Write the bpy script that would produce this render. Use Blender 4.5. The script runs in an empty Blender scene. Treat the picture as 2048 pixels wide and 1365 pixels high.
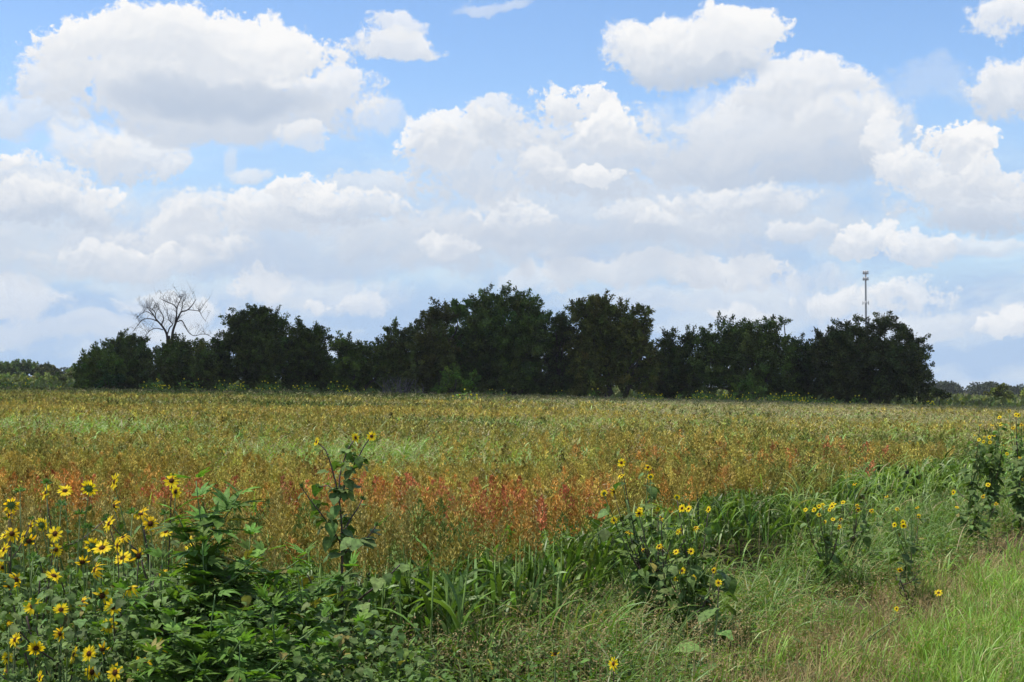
import bpy, math, random
import numpy as np
from mathutils import Vector, Matrix

RNG = np.random.default_rng(7)
random.seed(7)
R = math.radians
scene = bpy.context.scene
COL = scene.collection

# ------------------------------------------------------------------ camera
F_PX = 2813.0
PITCH = math.atan(84.5 / F_PX)
CAM = np.array([0.0, 0.0, 2.1])
cd = bpy.data.cameras.new('camera')
cd.sensor_width = 36.0
cd.lens = F_PX / 2048 * 36.0
cd.clip_start = 0.1
cd.clip_end = 20000
cam = bpy.data.objects.new('camera', cd)
cam.location = CAM
cam.rotation_euler = (math.pi / 2 + PITCH, 0, 0)
COL.objects.link(cam)
scene.camera = cam


def at(px, py, Y):
    """world point seen at photo pixel (px, py), Y metres ahead"""
    u = (px - 1024) / F_PX
    v = (682.5 - py) / F_PX
    dy = math.cos(PITCH) - v * math.sin(PITCH)
    dz = math.sin(PITCH) + v * math.cos(PITCH)
    return np.array([u / dy * Y, Y, CAM[2] + dz / dy * Y])


def gz(x, y):
    x = np.asarray(x, float)
    y = np.asarray(y, float)
    und = 0.05 * np.sin(x * 0.31 + 1.3) * np.cos(y * 0.27) + 0.03 * np.sin(x * 0.9 + y * 0.7)
    far = -0.0115 * np.clip(x + 8, 0, 420) * np.clip((y - 25) / 70.0, 0, 1)
    return -0.0137 * x + far + und * np.clip(y / 12.0, 0, 1)


# ------------------------------------------------------------------ light
SUN_EL, SUN_AZ = R(66), R(-88)
sd = Vector((math.sin(SUN_AZ) * math.cos(SUN_EL), math.cos(SUN_AZ) * math.cos(SUN_EL), math.sin(SUN_EL)))
sl = bpy.data.lights.new('sun', 'SUN')
sl.energy = 5.0
sl.angle = R(0.5)
sl.color = (1.0, 0.96, 0.88)
so = bpy.data.objects.new('sun', sl)
so.rotation_euler = sd.to_track_quat('Z', 'Y').to_euler()
so.location = (0, 0, 50)
COL.objects.link(so)

# ------------------------------------------------------------------ sky
world = bpy.data.worlds.new('World')
scene.world = world
world.use_nodes = True
nt = world.node_tree
nt.nodes.clear()


def N(kind, **kw):
    n = nt.nodes.new(kind)
    for k, v in kw.items():
        setattr(n, k, v)
    return n


def setin(sock, v):
    if isinstance(v, bpy.types.NodeSocket):
        nt.links.new(v, sock)
    else:
        sock.default_value = v


def M(op, a, b=None, c=None, clamp=False):
    n = N('ShaderNodeMath', operation=op, use_clamp=clamp)
    setin(n.inputs[0], a)
    if b is not None: setin(n.inputs[1], b)
    if c is not None: setin(n.inputs[2], c)
    return n.outputs[0]


def VM(op, a, b=None, out=0):
    n = N('ShaderNodeVectorMath', operation=op)
    setin(n.inputs[0], a)
    if b is not None:
        setin(n.inputs['Scale'] if op == 'SCALE' else n.inputs[1], b)
    return n.outputs['Value'] if op in ('DOT_PRODUCT', 'LENGTH') else n.outputs[0]


def MR(v, a, b, c=0.0, d=1.0, smooth=True):
    n = N('ShaderNodeMapRange', interpolation_type='SMOOTHSTEP' if smooth else 'LINEAR')
    for i, q in enumerate((v, a, b, c, d)):
        setin(n.inputs[i], q)
    return n.outputs[0]


def MIX(f, a, b):
    n = N('ShaderNodeMix', data_type='RGBA')
    setin(n.inputs[0], f)
    setin(n.inputs[6], a)
    setin(n.inputs[7], b)
    return n.outputs[2]


def NOISE(vec, scale, detail, rough=0.5):
    n = N('ShaderNodeTexNoise', noise_dimensions='3D')
    setin(n.inputs['Vector'], vec)
    n.inputs['Scale'].default_value = scale
    n.inputs['Detail'].default_value = detail
    n.inputs['Roughness'].default_value = rough
    return n


sky = N('ShaderNodeTexSky', sky_type='NISHITA')
sky.sun_disc = False
sky.sun_elevation = SUN_EL
sky.sun_rotation = SUN_AZ
sky.air_density = 1.0
sky.dust_density = 0.6
sky.ozone_density = 2.0
tc = N('ShaderNodeTexCoord').outputs['Generated']
sep = N('ShaderNodeSeparateXYZ')
nt.links.new(tc, sep.inputs[0])
sx, sy, sz = sep.outputs
hor = M('SQRT', M('ADD', M('MULTIPLY', sx, sx), M('MULTIPLY', sy, sy)))
az = M('ARCTAN2', sx, sy)
el = M('DIVIDE', sz, M('MAXIMUM', hor, 0.02))
cmb = N('ShaderNodeCombineXYZ')
nt.links.new(M('MULTIPLY', az, 28.13), cmb.inputs[0])
nt.links.new(M('MULTIPLY', el, 28.13), cmb.inputs[1])
P0 = cmb.outputs[0]
# domain warp
HALF = (0.5, 0.5, 0.5)
w1 = VM('SCALE', VM('SUBTRACT', NOISE(P0, 0.45, 2).outputs['Color'], HALF), 1.1)
w2 = VM('SCALE', VM('SUBTRACT', NOISE(P0, 2.2, 4, 0.6).outputs['Color'], HALF), 0.42)
PW = VM('MULTIPLY', VM('ADD', P0, VM('ADD', w1, w2)), (1, 1, 0))
nz = M('SUBTRACT', NOISE(PW, 1.3, 7, 0.60).outputs[0], 0.5)
nz2 = M('SUBTRACT', NOISE(VM('ADD', PW, (-0.06, 0.15, 0)), 1.3, 6, 0.58).outputs[0], 0.5)
nzc = M('MULTIPLY_ADD', M('SUBTRACT', NOISE(P0, 6.5, 5, 0.6).outputs[0], 0.5), 0.50, nz)
relief = M('MULTIPLY', M('SUBTRACT', nz, nz2), 3.2)
# soft layer of thin stratus streaks low in the sky
PS = VM('MULTIPLY', PW, (0.22, 1.0, 1.0))
st = NOISE(PS, 1.15, 5, 0.55).outputs[0]
st2 = NOISE(VM('ADD', VM('MULTIPLY', PW, (0.5, 1.3, 1.0)), (7.3, 2.1, 0)), 0.9, 5, 0.6).outputs[0]


def skypx(px, py):
    d = at(px, py, 1.0) - CAM
    return math.atan2(d[0], d[1]) * 28.13, d[2] / math.hypot(d[0], d[1]) * 28.13


K = 10.0     # background strength is 1/K
BR = (0.90 * K, 0.915 * K, 0.94 * K, 1)
MID = (0.70 * K, 0.76 * K, 0.85 * K, 1)
DK = (0.50 * K, 0.575 * K, 0.70 * K, 1)

ztop = M('MULTIPLY', el, 28.13)
hsv = N('ShaderNodeHueSaturation')
nt.links.new(sky.outputs[0], hsv.inputs['Color'])
hsv.inputs['Hue'].default_value = 0.505
hsv.inputs['Saturation'].default_value = 1.14
hsv.inputs['Value'].default_value = 1.85
acc = hsv.outputs[0]
BLUE_MIX = 0.0
# pale blue-grey veil that thickens towards the horizon
veil = M('MULTIPLY', MR(ztop, 6.2, 2.2), M('MAXIMUM', MR(st, 0.30, 0.62, 0.5, 1.0), MR(ztop, 3.6, 1.4)), clamp=True)
VEILC = MIX(MR(st2, 0.42, 0.62), (0.44 * K, 0.60 * K, 0.84 * K, 1), (0.60 * K, 0.715 * K, 0.87 * K, 1))
acc = MIX(M('MULTIPLY', veil, 0.97), acc, VEILC)
# generic clouds away from the mapped part of the sky
away = MR(M('ABSOLUTE', az), 0.42, 0.55)
high = MR(ztop, 8.2, 10.5)
gen = M('MULTIPLY', M('MAXIMUM', away, high), MR(NOISE(tc, 3.1, 6, 0.6).outputs[0], 0.47, 0.58))
acc = MIX(gen, acc, MIX(MR(NOISE(tc, 5.0, 3).outputs[0], 0.35, 0.6), DK, BR))

#        px   py   rx   ry  soft amp  top  bottom(0 dark..1 bright) opacity
CLOUDS = [
 # far, low streak banks
 (250, 660, 330, 28, .9, 1.0, .70, .40, .5), (1500, 600, 330, 34, .9, 1.2, .75, .40, .5),
 (620, 590, 200, 34, .9, 1.2, .80, .45, .5), (1850, 655, 260, 26, .9, 1.2, .80, .45, .5),
 (60, 590, 90, 40, .8, 1.4, .95, .5, .7), (520, 572, 62, 34, .7, 1.3, 1.0, .50, .75),
 (340, 606, 95, 26, .8, 1.5, .95, .5, .6), (740, 602, 44, 26, .8, 1.5, .9, .5, .55),
 (1060, 566, 70, 24, .8, 1.4, .95, .5, .6), (1690, 600, 90, 24, .8, 1.5, .95, .5, .65),
 (1830, 588, 90, 26, .7, 1.7, 1.0, .5, .7), (2010, 660, 60, 20, .7, 1.7, 1.0, .6, .7),
 (1480, 628, 60, 20, .8, 1.5, .95, .5, .6),
 # long bank over the trees
 (1290, 548, 250, 32, .7, 1.1, .98, .30, .85), (1440, 540, 120, 36, .6, 1.1, 1.05, .4, .85),
 # wide grey mass of the middle
 (560, 500, 640, 70, 1.0, .8, .50, .20, .6), (1250, 440, 520, 120, .95, .8, .50, .18, .75),
 (160, 470, 330, 100, .9, .9, .60, .25, .65), (900, 480, 240, 66, .8, 1.2, .60, .2, .7),
 (380, 470, 130, 46, .7, 1.3, .85, .35, .7), (250, 520, 170, 30, .8, 1.3, .85, .3, .65),
 (1010, 430, 84, 44, .6, 1.4, 1.0, .30, .8), (890, 500, 66, 28, .6, 1.6, 1.0, .4, .7),
 (1360, 455, 180, 40, .8, 1.1, .65, .22, .75), (1150, 470, 260, 30, .95, .8, .30, .12, .6),
 # left side
 (40, 360, 120, 48, .6, 1.3, .90, .25, .85), (20, 330, 32, 20, .5, 1.6, 1.05, .6, .9),
 (100, 410, 160, 40, .7, 1.1, .9, .15, .85),
 (200, 385, 42, 20, .5, 1.7, 1.1, .6, .9), (60, 230, 120, 46, .9, 1.2, .85, .40, .75),
 (260, 305, 104, 56, .7, 1.1, 1.0, .35, .9), (180, 290, 80, 52, .8, 1.1, .95, .4, .75),
 (475, 320, 20, 36, .9, 1.1, .70, .5, .5), (525, 348, 42, 24, .8, .9, .95, .45, .75),
 # small puffs scattered over the low sky
 (330, 505, 44, 20, .6, 1.6, 1.0, .4, .7), (430, 500, 60, 22, .7, 1.4, .9, .3, .6), (200, 495, 50, 18, .7, 1.5, .95, .4, .6),
 (1340, 410, 30, 18, .5, 1.7, 1.1, .5, .85), (1240, 425, 50, 22, .7, 1.4, .95, .4, .6), (1600, 470, 54, 22, .7, 1.2, .9, .3, .7),
 (1310, 440, 46, 18, .6, 1.6, 1.0, .5, .6), (640, 610, 34, 14, .7, 1.5, .95, .5, .6), (1640, 560, 60, 20, .8, 1.3, .85, .4, .5),
 (880, 300, 40, 44, .4, 1.6, 1.05, .5, .8), (1130, 285, 60, 40, .6, 1.4, .95, .35, .7), (1420, 330, 120, 30, .8, 1.0, .8, .3, .6),
 # middle row of cumulus
 (740, 370, 110, 34, .7, 1.5, .70, .35, .75),
 (560, 430, 140, 46, .6, 1.2, 1.0, .30, .9), (430, 430, 84, 48, .7, 1.3, .9, .4, .75),
 (610, 385, 56, 32, .45, 1.5, 1.1, .5, .95), (700, 425, 130, 40, .6, 1.2, .95, .2, .85),
 # central tower
 (960, 330, 160, 80, .7, 1.2, .70, .30, .85), (900, 275, 84, 56, .45, 1.5, 1.08, .40, .92),
 (985, 250, 64, 52, .6, 1.4, .85, .35, .85), (1190, 300, 180, 90, .6, 1.1, .70, .25, .9),
 (1150, 205, 76, 46, .38, 1.5, 1.12, .42, .97), (1215, 258, 80, 46, .42, 1.4, 1.05, .40, .95),
 (1180, 346, 86, 18, .5, 1.7, 1.05, .6, .8), (1080, 330, 56, 38, .6, 1.5, .9, .35, .7),
 # right big soft masses
 (1540, 250, 250, 80, .8, .8, .85, .30, .95), (1600, 180, 130, 70, .6, .9, .98, .40, .95),
 (1700, 250, 116, 50, .8, .9, .85, .35, .85), (1560, 310, 280, 50, .9, .7, .50, .15, .9),
 (1770, 300, 40, 60, .5, 1.0, .95, .5, .9), (1640, 345, 190, 30, .95, .7, .28, .05, .8),
 (1470, 405, 150, 38, .7, 1.1, .90, .25, .8),
 (1270, 85, 74, 50, .6, 1.1, .95, .45, .8), (1380, 95, 160, 66, .5, .8, 1.03, .25, 1.0),
 (1470, 65, 84, 48, .38, .9, 1.08, .6, 1.0), (1400, 142, 150, 22, .95, .7, .30, .08, .7),
 # right edge
 (1960, 395, 160, 70, .6, 1.0, .90, .25, .95), (1860, 350, 90, 52, .5, 1.2, .98, .4, .92),
 (1930, 300, 68, 54, .36, 1.4, 1.12, .45, 1.0), (1990, 345, 60, 52, .45, 1.4, .90, .35, .9),
 (1980, 448, 150, 24, .95, .7, .30, .08, .7),
 (1740, 490, 64, 36, .45, 1.6, 1.05, .40, .85), (1830, 510, 72, 30, .6, 1.4, .98, .35, .8),
 (2010, 165, 90, 50, .6, .9, .95, .30, .95), (2020, 30, 80, 40, .7, 1.1, 1.0, .6, .9),
 (1860, 165, 80, 50, .95, 1.6, .7, .5, .3), (1980, 500, 120, 20, .8, 1.4, .9, .4, .6),
 # big cloud upper left
 (100, 155, 72, 46, .7, 1.2, .92, .40, .9), (430, 215, 300, 62, .75, .8, .60, .30, .97),
 (330, 135, 220, 90, .45, .9, .98, .40, 1.0), (200, 75, 96, 50, .4, 1.1, 1.08, .6, 1.0),
 (430, 80, 240, 62, .38, .9, 1.08, .55, 1.0),
 (560, 110, 96, 62, .42, 1.0, 1.0, .50, 1.0),
 (650, 180, 124, 52, .6, 1.0, .90, .40, .92), (770, 225, 54, 34, .8, 1.2, .80, .5, .6),
 (430, 190, 230, 40, 1.0, .5, .20, .02, .85),
 (600, 270, 46, 26, .7, 1.3, .9, .5, .7),
 (790, 78, 82, 34, .6, .8, .98, .45, .92), (790, 44, 54, 28, .6, 1.0, .98, .65, .8),
 (990, 12, 80, 12, .9, 1.2, .8, .6, .5),
]
sepP = N('ShaderNodeSeparateXYZ')
nt.links.new(PW, sepP.inputs[0])


def BG(c):
    bg = N('ShaderNodeBackground')
    nt.links.new(c, bg.inputs[0])
    bg.inputs[1].default_value = 1.0 / K
    return bg.outputs[0]


def PICK(mask, a, b):
    n = N('ShaderNodeMixShader')
    for i, q in enumerate((mask, a, b)):
        nt.links.new(q, n.inputs[i])
    return n.outputs[0]




# the mapped part of the sky; rays that go elsewhere skip its nodes
plain = BG(acc)
PWD = PW
for ci, (px, py, rx, ry, soft, amp, top, bot, op) in enumerate(CLOUDS):
    c = skypx(px, py)
    rx, ry = rx * 1.10 / 100, ry * 1.14 / 100
    if ci % 6 == 5:
        # (a vanishing share of acc keeps the shader compiler working through the clouds in turn)
        n = N('ShaderNodeVectorMath', operation='MULTIPLY_ADD')
        setin(n.inputs[0], acc)
        n.inputs[1].default_value = (1e-7, 1e-7, 0)
        setin(n.inputs[2], PW)
        PWD = n.outputs[0]
    n = N('ShaderNodeVectorMath', operation='MULTIPLY_ADD')
    setin(n.inputs[0], PWD)
    n.inputs[1].default_value = (1 / rx, 1 / ry, 0)
    n.inputs[2].default_value = (-c[0] / rx, -c[1] / ry, 0)
    q = n.outputs[0]
    r2 = M('MULTIPLY_ADD', nzc if soft <= 0.75 else nz, -amp * 2.6, VM('DOT_PRODUCT', q, q))
    al = MR(r2, 1.0 + soft * 0.12, 1.0 - soft * 0.85, 0.0, op)
    s = N('ShaderNodeSeparateXYZ')
    nt.links.new(q, s.inputs[0])
    qy = M('MULTIPLY_ADD', relief, 0.72 * amp, s.outputs[1])
    sh = MR(qy, -0.85, 1.0, bot, min(top, 1.05))
    acc = MIX(al, acc, MIX(sh, (0.48 * K, 0.575 * K, 0.72 * K, 1), (0.98 * K, 0.98 * K, 0.98 * K, 1)))


front = M('MULTIPLY', M('LESS_THAN', M('ABSOLUTE', az), 0.46), M('LESS_THAN', M('ABSOLUTE', M('SUBTRACT', el, 0.14)), 0.16))
wo = N('ShaderNodeOutputWorld')
nt.links.new(PICK(front, plain, BG(acc)), wo.inputs[0])
world.cycles.sampling_method = 'MANUAL'
world.cycles.sample_map_resolution = 512

scene.view_settings.view_transform = 'Standard'
scene.view_settings.look = 'None'
scene.view_settings.exposure = 0.0
scene.view_settings.gamma = 1.0
scene.cycles.max_bounces = 6
scene.cycles.diffuse_bounces = 3
scene.cycles.transmission_bounces = 3
scene.cycles.glossy_bounces = 2
scene.cycles.caustics_reflective = False
scene.cycles.caustics_refractive = False
scene.cycles.sample_clamp_indirect = 4.0
scene.cycles.use_denoising = True
scene.cycles.denoiser = 'OPENIMAGEDENOISE'
scene.cycles.denoising_input_passes = 'RGB_ALBEDO_NORMAL'
scene.cycles.denoising_prefilter = 'ACCURATE'
scene.cycles.use_adaptive_sampling = True
scene.cycles.adaptive_threshold = 0.015
scene.cycles.adaptive_min_samples = 12

# ================================================================= materials
def attr_mat(name, rough=0.55, spec=0.35, trans=0.0, tcol=(1.0, 1.0, 0.6), vary=0.25, nscale=9.0, bump=0.0):
    m = bpy.data.materials.new(name)
    m.use_nodes = True
    t = m.node_tree
    t.nodes.clear()
    o = t.nodes.new('ShaderNodeOutputMaterial')
    a = t.nodes.new('ShaderNodeAttribute')
    a.attribute_name = 'Col'
    geo = t.nodes.new('ShaderNodeNewGeometry')
    nz = t.nodes.new('ShaderNodeTexNoise')
    nz.inputs['Scale'].default_value = nscale
    nz.inputs['Detail'].default_value = 2
    t.links.new(geo.outputs['Position'], nz.inputs['Vector'])
    mr = t.nodes.new('ShaderNodeMapRange')
    mr.inputs[1].default_value = 0.3
    mr.inputs[2].default_value = 0.7
    mr.inputs[3].default_value = 1 - vary
    mr.inputs[4].default_value = 1 + vary
    t.links.new(nz.outputs[0], mr.inputs[0])
    mul = t.nodes.new('ShaderNodeVectorMath')
    mul.operation = 'SCALE'
    t.links.new(a.outputs['Color'], mul.inputs[0])
    t.links.new(mr.outputs[0], mul.inputs['Scale'])
    p = t.nodes.new('ShaderNodeBsdfPrincipled')
    p.inputs['Roughness'].default_value = rough
    p.inputs['Specular IOR Level'].default_value = spec
    t.links.new(mul.outputs[0], p.inputs['Base Color'])
    if bump:
        b = t.nodes.new('ShaderNodeBump')
        b.inputs['Strength'].default_value = bump
        b.inputs['Distance'].default_value = 0.02
        t.links.new(nz.outputs[0], b.inputs['Height'])
        t.links.new(b.outputs[0], p.inputs['Normal'])
    if trans > 0:
        tr = t.nodes.new('ShaderNodeBsdfTranslucent')
        tm = t.nodes.new('ShaderNodeVectorMath')
        tm.operation = 'MULTIPLY'
        tm.inputs[1].default_value = tcol
        t.links.new(mul.outputs[0], tm.inputs[0])
        t.links.new(tm.outputs[0], tr.inputs[0])
        mx = t.nodes.new('ShaderNodeMixShader')
        mx.inputs[0].default_value = trans
        t.links.new(p.outputs[0], mx.inputs[1])
        t.links.new(tr.outputs[0], mx.inputs[2])
        t.links.new(mx.outputs[0], o.inputs[0])
    else:
        t.links.new(p.outputs[0], o.inputs[0])
    return m


MAT_LEAF = attr_mat('weed_leaf', 0.6, 0.2, 0.28, (1.5, 1.7, 0.5), nscale=45, vary=0.32)
MAT_DULL = attr_mat('rough_leaf', 0.62, 0.16, 0.2, (1.4, 1.7, 0.5), nscale=38, vary=0.38)
MAT_GRASS = attr_mat('grass_blade', 0.45, 0.34, 0.30, (1.4, 1.5, 0.6), nscale=3)
MAT_CROP = attr_mat('seed_grain', 0.8, 0.15, 0.12, (1.2, 1.0, 0.5), nscale=14)
MAT_DRY = attr_mat('dry_grass', 0.75, 0.2, 0.25, (1.1, 1.0, 0.6), nscale=2)
MAT_TREE = attr_mat('tree_leaf', 0.6, 0.2, 0.12, (1.4, 1.6, 0.5), nscale=1.2, vary=0.45)
MAT_BARK = attr_mat('bark', 0.9, 0.1, 0.0, vary=0.4, nscale=6, bump=0.6)
MAT_STEM = attr_mat('plant_stem', 0.6, 0.3, 0.0, vary=0.25, nscale=20)
MAT_PETAL = attr_mat('petal', 0.6, 0.15, 0.5, (1.2, 1.15, 0.8), vary=0.08, nscale=40)
MAT_DISC = attr_mat('seed_disc', 0.9, 0.1, 0.0, vary=0.5, nscale=180, bump=0.5)
MAT_METAL = attr_mat('galvanised_steel', 0.45, 0.5, 0.0, vary=0.1, nscale=0.5)
MAT_WHITE = attr_mat('painted_panel', 0.5, 0.4, 0.0, vary=0.05, nscale=2)
MAT_CLOUD = attr_mat('cloud_white', 1.0, 0.0, 0.0, vary=0.04, nscale=0.02)


# ================================================================= mesh tools
class Acc:
    def __init__(self):
        self.V, self.F, self.C, self.n = [], [], [], 0

    def add(self, V, F, C):
        V = np.asarray(V, np.float32).reshape(-1, 3)
        F = np.asarray(F, np.int64).reshape(-1, 3)
        C = np.asarray(C, np.float32)
        if C.ndim == 1:
            C = np.tile(C, (len(V), 1))
        self.V.append(V)
        self.F.append(F + self.n)
        self.C.append(C)
        self.n += len(V)

    def mesh(self, name, mat, smooth=False):
        V = np.concatenate(self.V)
        F = np.concatenate(self.F)
        C = np.concatenate(self.C)
        me = bpy.data.meshes.new(name)
        me.vertices.add(len(V))
        me.vertices.foreach_set('co', V.ravel())
        me.loops.add(F.size)
        me.loops.foreach_set('vertex_index', F.ravel().astype(np.int32))
        me.polygons.add(len(F))
        me.polygons.foreach_set('loop_start', np.arange(0, F.size, 3, dtype=np.int32))
        me.polygons.foreach_set('loop_total', np.full(len(F), 3, np.int32))
        if smooth:
            me.polygons.foreach_set('use_smooth', np.ones(len(F), bool))
        at_ = me.color_attributes.new('Col', 'FLOAT_COLOR', 'POINT')
        C4 = np.ones((len(V), 4), np.float32)
        C4[:, :3] = np.clip(C, 0, 1)
        at_.data.foreach_set('color', C4.ravel())
        me.materials.append(mat)
        me.update(calc_edges=True)
        return me

    def build(self, name, mat, parent=None, smooth=False):
        return link(name, self.mesh(name, mat, smooth), parent)


def link(name, me, parent=None):
    o = bpy.data.objects.new(name, me)
    COL.objects.link(o)
    if parent is not None:
        o.parent = parent
    return o


def tag(o, label=None, cat=None, group=None, kind=None):
    if label: o['label'] = label
    if cat: o['category'] = cat
    if group: o['group'] = group
    if kind: o['kind'] = kind
    return o


def thing(name, loc, label, cat, group=None):
    o = bpy.data.objects.new(name, None)
    o.empty_display_size = 0.2
    o.location = [float(v) for v in loc]
    COL.objects.link(o)
    return tag(o, label, cat, group)


def U(a, b, n=None):
    return RNG.uniform(a, b, n)


def unit(v):
    return v / np.maximum(np.linalg.norm(v, axis=-1, keepdims=True), 1e-9)


def rdir(n):
    return unit(RNG.normal(size=(n, 3)))


def frames(x, up):
    """rotation matrices (n,3,3) whose columns are x, y, z with z near up"""
    x = unit(x)
    y = np.cross(up, x)
    y = unit(y + 1e-6)
    z = np.cross(x, y)
    return np.stack([x, y, z], -1)


def scatter(acc, TV, TF, pos, Rm, sc, col, tc=None):
    """template mesh TV,TF placed n times"""
    n, k = len(pos), len(TV)
    sc = np.broadcast_to(np.asarray(sc, float).reshape(-1, 1, 1), (n, 1, 1))
    V = np.einsum('nij,kj->nki', Rm, TV) * sc + pos[:, None, :]
    F = TF[None] + (np.arange(n) * k)[:, None, None]
    C = np.broadcast_to(np.asarray(col, float).reshape(-1, 1, 3), (n, k, 3)).copy()
    if tc is not None:
        C *= tc[None]
    acc.add(V, F, C.reshape(-1, 3))


def leaflets(acc, pos, d, L, W, col, fold=0.35, up=None):
    """simple pointed leaves: base, two sides, tip, folded along the middle"""
    n = len(pos)
    L = np.broadcast_to(L, (n,)).reshape(-1, 1)
    W = np.broadcast_to(W, (n,)).reshape(-1, 1)
    if up is None:
        up = rdir(n) + np.array([0, 0, 0.6])
    Fm = frames(d, up)
    x, y, z = Fm[..., 0], Fm[..., 1], Fm[..., 2]
    mid = pos + x * L * 0.45
    V = np.stack([pos, mid + y * W * 0.5 + z * W * fold, pos + x * L, mid - y * W * 0.5 + z * W * fold], 1)
    F = np.array([[0, 2, 1], [0, 3, 2]])[None] + (np.arange(n) * 4)[:, None, None]
    C = np.repeat(np.broadcast_to(col, (n, 3))[:, None], 4, 1)
    acc.add(V, F, C.reshape(-1, 3))


def blades(acc, pos, azm, L, W, lean, curve, cb, ct, nseg=5, twist=0.5):
    """long grass blades that rise, lean and bend over"""
    n = len(pos)
    b = lambda v: np.broadcast_to(np.asarray(v, float), (n,))
    azm, L, W, lean, curve = map(b, (azm, L, W, lean, curve))
    h = np.stack([np.cos(azm), np.sin(azm), np.zeros(n)], -1)
    side0 = np.stack([-np.sin(azm), np.cos(azm), np.zeros(n)], -1)
    tw = RNG.normal(0, twist, n)
    prof = np.interp(np.linspace(0, 1, nseg + 1), [0, 0.15, 0.5, 0.8, 1], [0.55, 0.95, 1.0, 0.6, 0.06])
    p = pos.astype(float).copy()
    rows = []
    cols = []
    for k in range(nseg + 1):
        f = k / nseg
        phi = lean + curve * f ** 1.4
        t = h * np.sin(phi)[:, None] + np.array([0, 0, 1.0]) * np.cos(phi)[:, None]
        nrm = np.cross(side0, t)
        s = side0 * np.cos(tw * (0.4 + f))[:, None] + nrm * np.sin(tw * (0.4 + f))[:, None]
        w = (W * prof[k] * 0.5)[:, None]
        rows += [p - s * w, p + s * w]
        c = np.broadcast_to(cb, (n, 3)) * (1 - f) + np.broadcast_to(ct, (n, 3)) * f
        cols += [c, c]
        p = p + t * (L / nseg)[:, None]
    V = np.stack(rows, 1)
    C = np.stack(cols, 1)
    F = []
    for k in range(nseg):
        a = 2 * k
        F += [[a, a + 1, a + 3], [a, a + 3, a + 2]]
    F = np.array(F)[None] + (np.arange(n) * (2 * nseg + 2))[:, None, None]
    acc.add(V, F, C.reshape(-1, 3))


def tube(acc, pts, r, col, sides=5):
    pts = np.asarray(pts, float)
    n = len(pts)
    r = np.broadcast_to(r, (n,))
    d = np.gradient(pts, axis=0)
    d = unit(d)
    ref = np.array([0.3, 1.0, 0.2]) if abs(d[0][2]) > 0.5 else np.array([0, 0.2, 1.0])
    y = unit(np.cross(d, ref))
    z = np.cross(d, y)
    a = np.linspace(0, 2 * math.pi, sides, endpoint=False)
    V = pts[:, None] + (y[:, None] * np.cos(a)[None, :, None] + z[:, None] * np.sin(a)[None, :, None]) * r[:, None, None]
    F = []
    for i in range(n - 1):
        for j in range(sides):
            p0, p1 = i * sides + j, i * sides + (j + 1) % sides
            F += [[p0, p1, p1 + sides], [p0, p1 + sides, p0 + sides]]
    F += [[(n - 1) * sides + j, (n - 1) * sides + (j + 1) % sides, (n - 1) * sides] for j in range(1, sides - 1)]
    acc.add(V, F, col)


def curve_pts(P, n):
    """smooth polyline through control points"""
    P = np.asarray(P, float)
    if len(P) < 3:
        t = np.linspace(0, 1, n)[:, None]
        return P[0] * (1 - t) + P[-1] * t
    s = np.r_[0, np.cumsum(np.linalg.norm(np.diff(P, axis=0), axis=1))]
    q = np.linspace(0, s[-1], n)
    out = []
    m = np.gradient(P, s, axis=0)
    idx = np.clip(np.searchsorted(s, q, side='right') - 1, 0, len(P) - 2)
    h = s[idx + 1] - s[idx]
    t = ((q - s[idx]) / h)[:, None]
    h = h[:, None]
    return ((2 * t ** 3 - 3 * t ** 2 + 1) * P[idx] + (t ** 3 - 2 * t ** 2 + t) * h * m[idx]
            + (-2 * t ** 3 + 3 * t ** 2) * P[idx + 1] + (t ** 3 - t ** 2) * h * m[idx + 1])


def box(acc, c, s, col, Rm=None):
    s = np.asarray(s) / 2
    V = np.array([[x, y, z] for x in (-1, 1) for y in (-1, 1) for z in (-1, 1)], float) * s
    if Rm is not None:
        V = V @ np.asarray(Rm).T
    F = [[0, 1, 3], [0, 3, 2], [4, 6, 7], [4, 7, 5], [0, 4, 5], [0, 5, 1], [2, 3, 7], [2, 7, 6], [0, 2, 6], [0, 6, 4], [1, 5, 7], [1, 7, 3]]
    acc.add(V + np.asarray(c), F, col)


def fbm(x, y, s, seed=0, octv=3):
    """cheap smooth 2-D noise in 0..1"""
    out = np.zeros_like(np.asarray(x, float))
    a, tot = 1.0, 0.0
    for o in range(octv):
        X, Y = np.asarray(x) / s * 2 ** o, np.asarray(y) / s * 2 ** o
        i, j = np.floor(X).astype(np.int64), np.floor(Y).astype(np.int64)
        fx, fy = X - i, Y - j
        fx, fy = fx * fx * (3 - 2 * fx), fy * fy * (3 - 2 * fy)

        def hsh(a_, b_):
            h = (a_ * 374761393 + b_ * 668265263 + (seed + o) * 982451653) & 0xffffffff
            h = ((h ^ (h >> 13)) * 1274126177) & 0xffffffff
            return ((h ^ (h >> 16)) & 0xffff) / 65535.0
        v = (hsh(i, j) * (1 - fx) + hsh(i + 1, j) * fx) * (1 - fy) + (hsh(i, j + 1) * (1 - fx) + hsh(i + 1, j + 1) * fx) * fy
        out += a * v
        tot += a
        a *= 0.5
    return out / tot


def wedge(n, d0, d1, p0=-160, p1=2210, power=2.0):
    """n points spread evenly over the ground the camera can see between two distances"""
    D = (U(d0 ** power, d1 ** power, n)) ** (1 / power)
    t = U(0, 1, n)
    m = 1.2      # margin for a step to either side
    x = ((p0 - 1024) / F_PX * D - m) * (1 - t) + ((p1 - 1024) / F_PX * D + m) * t
    return x, D, 1024 + x / D * F_PX


def on_ground(x, y, z=0.0):
    return np.stack([x, y, gz(x, y) + z], -1)


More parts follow.
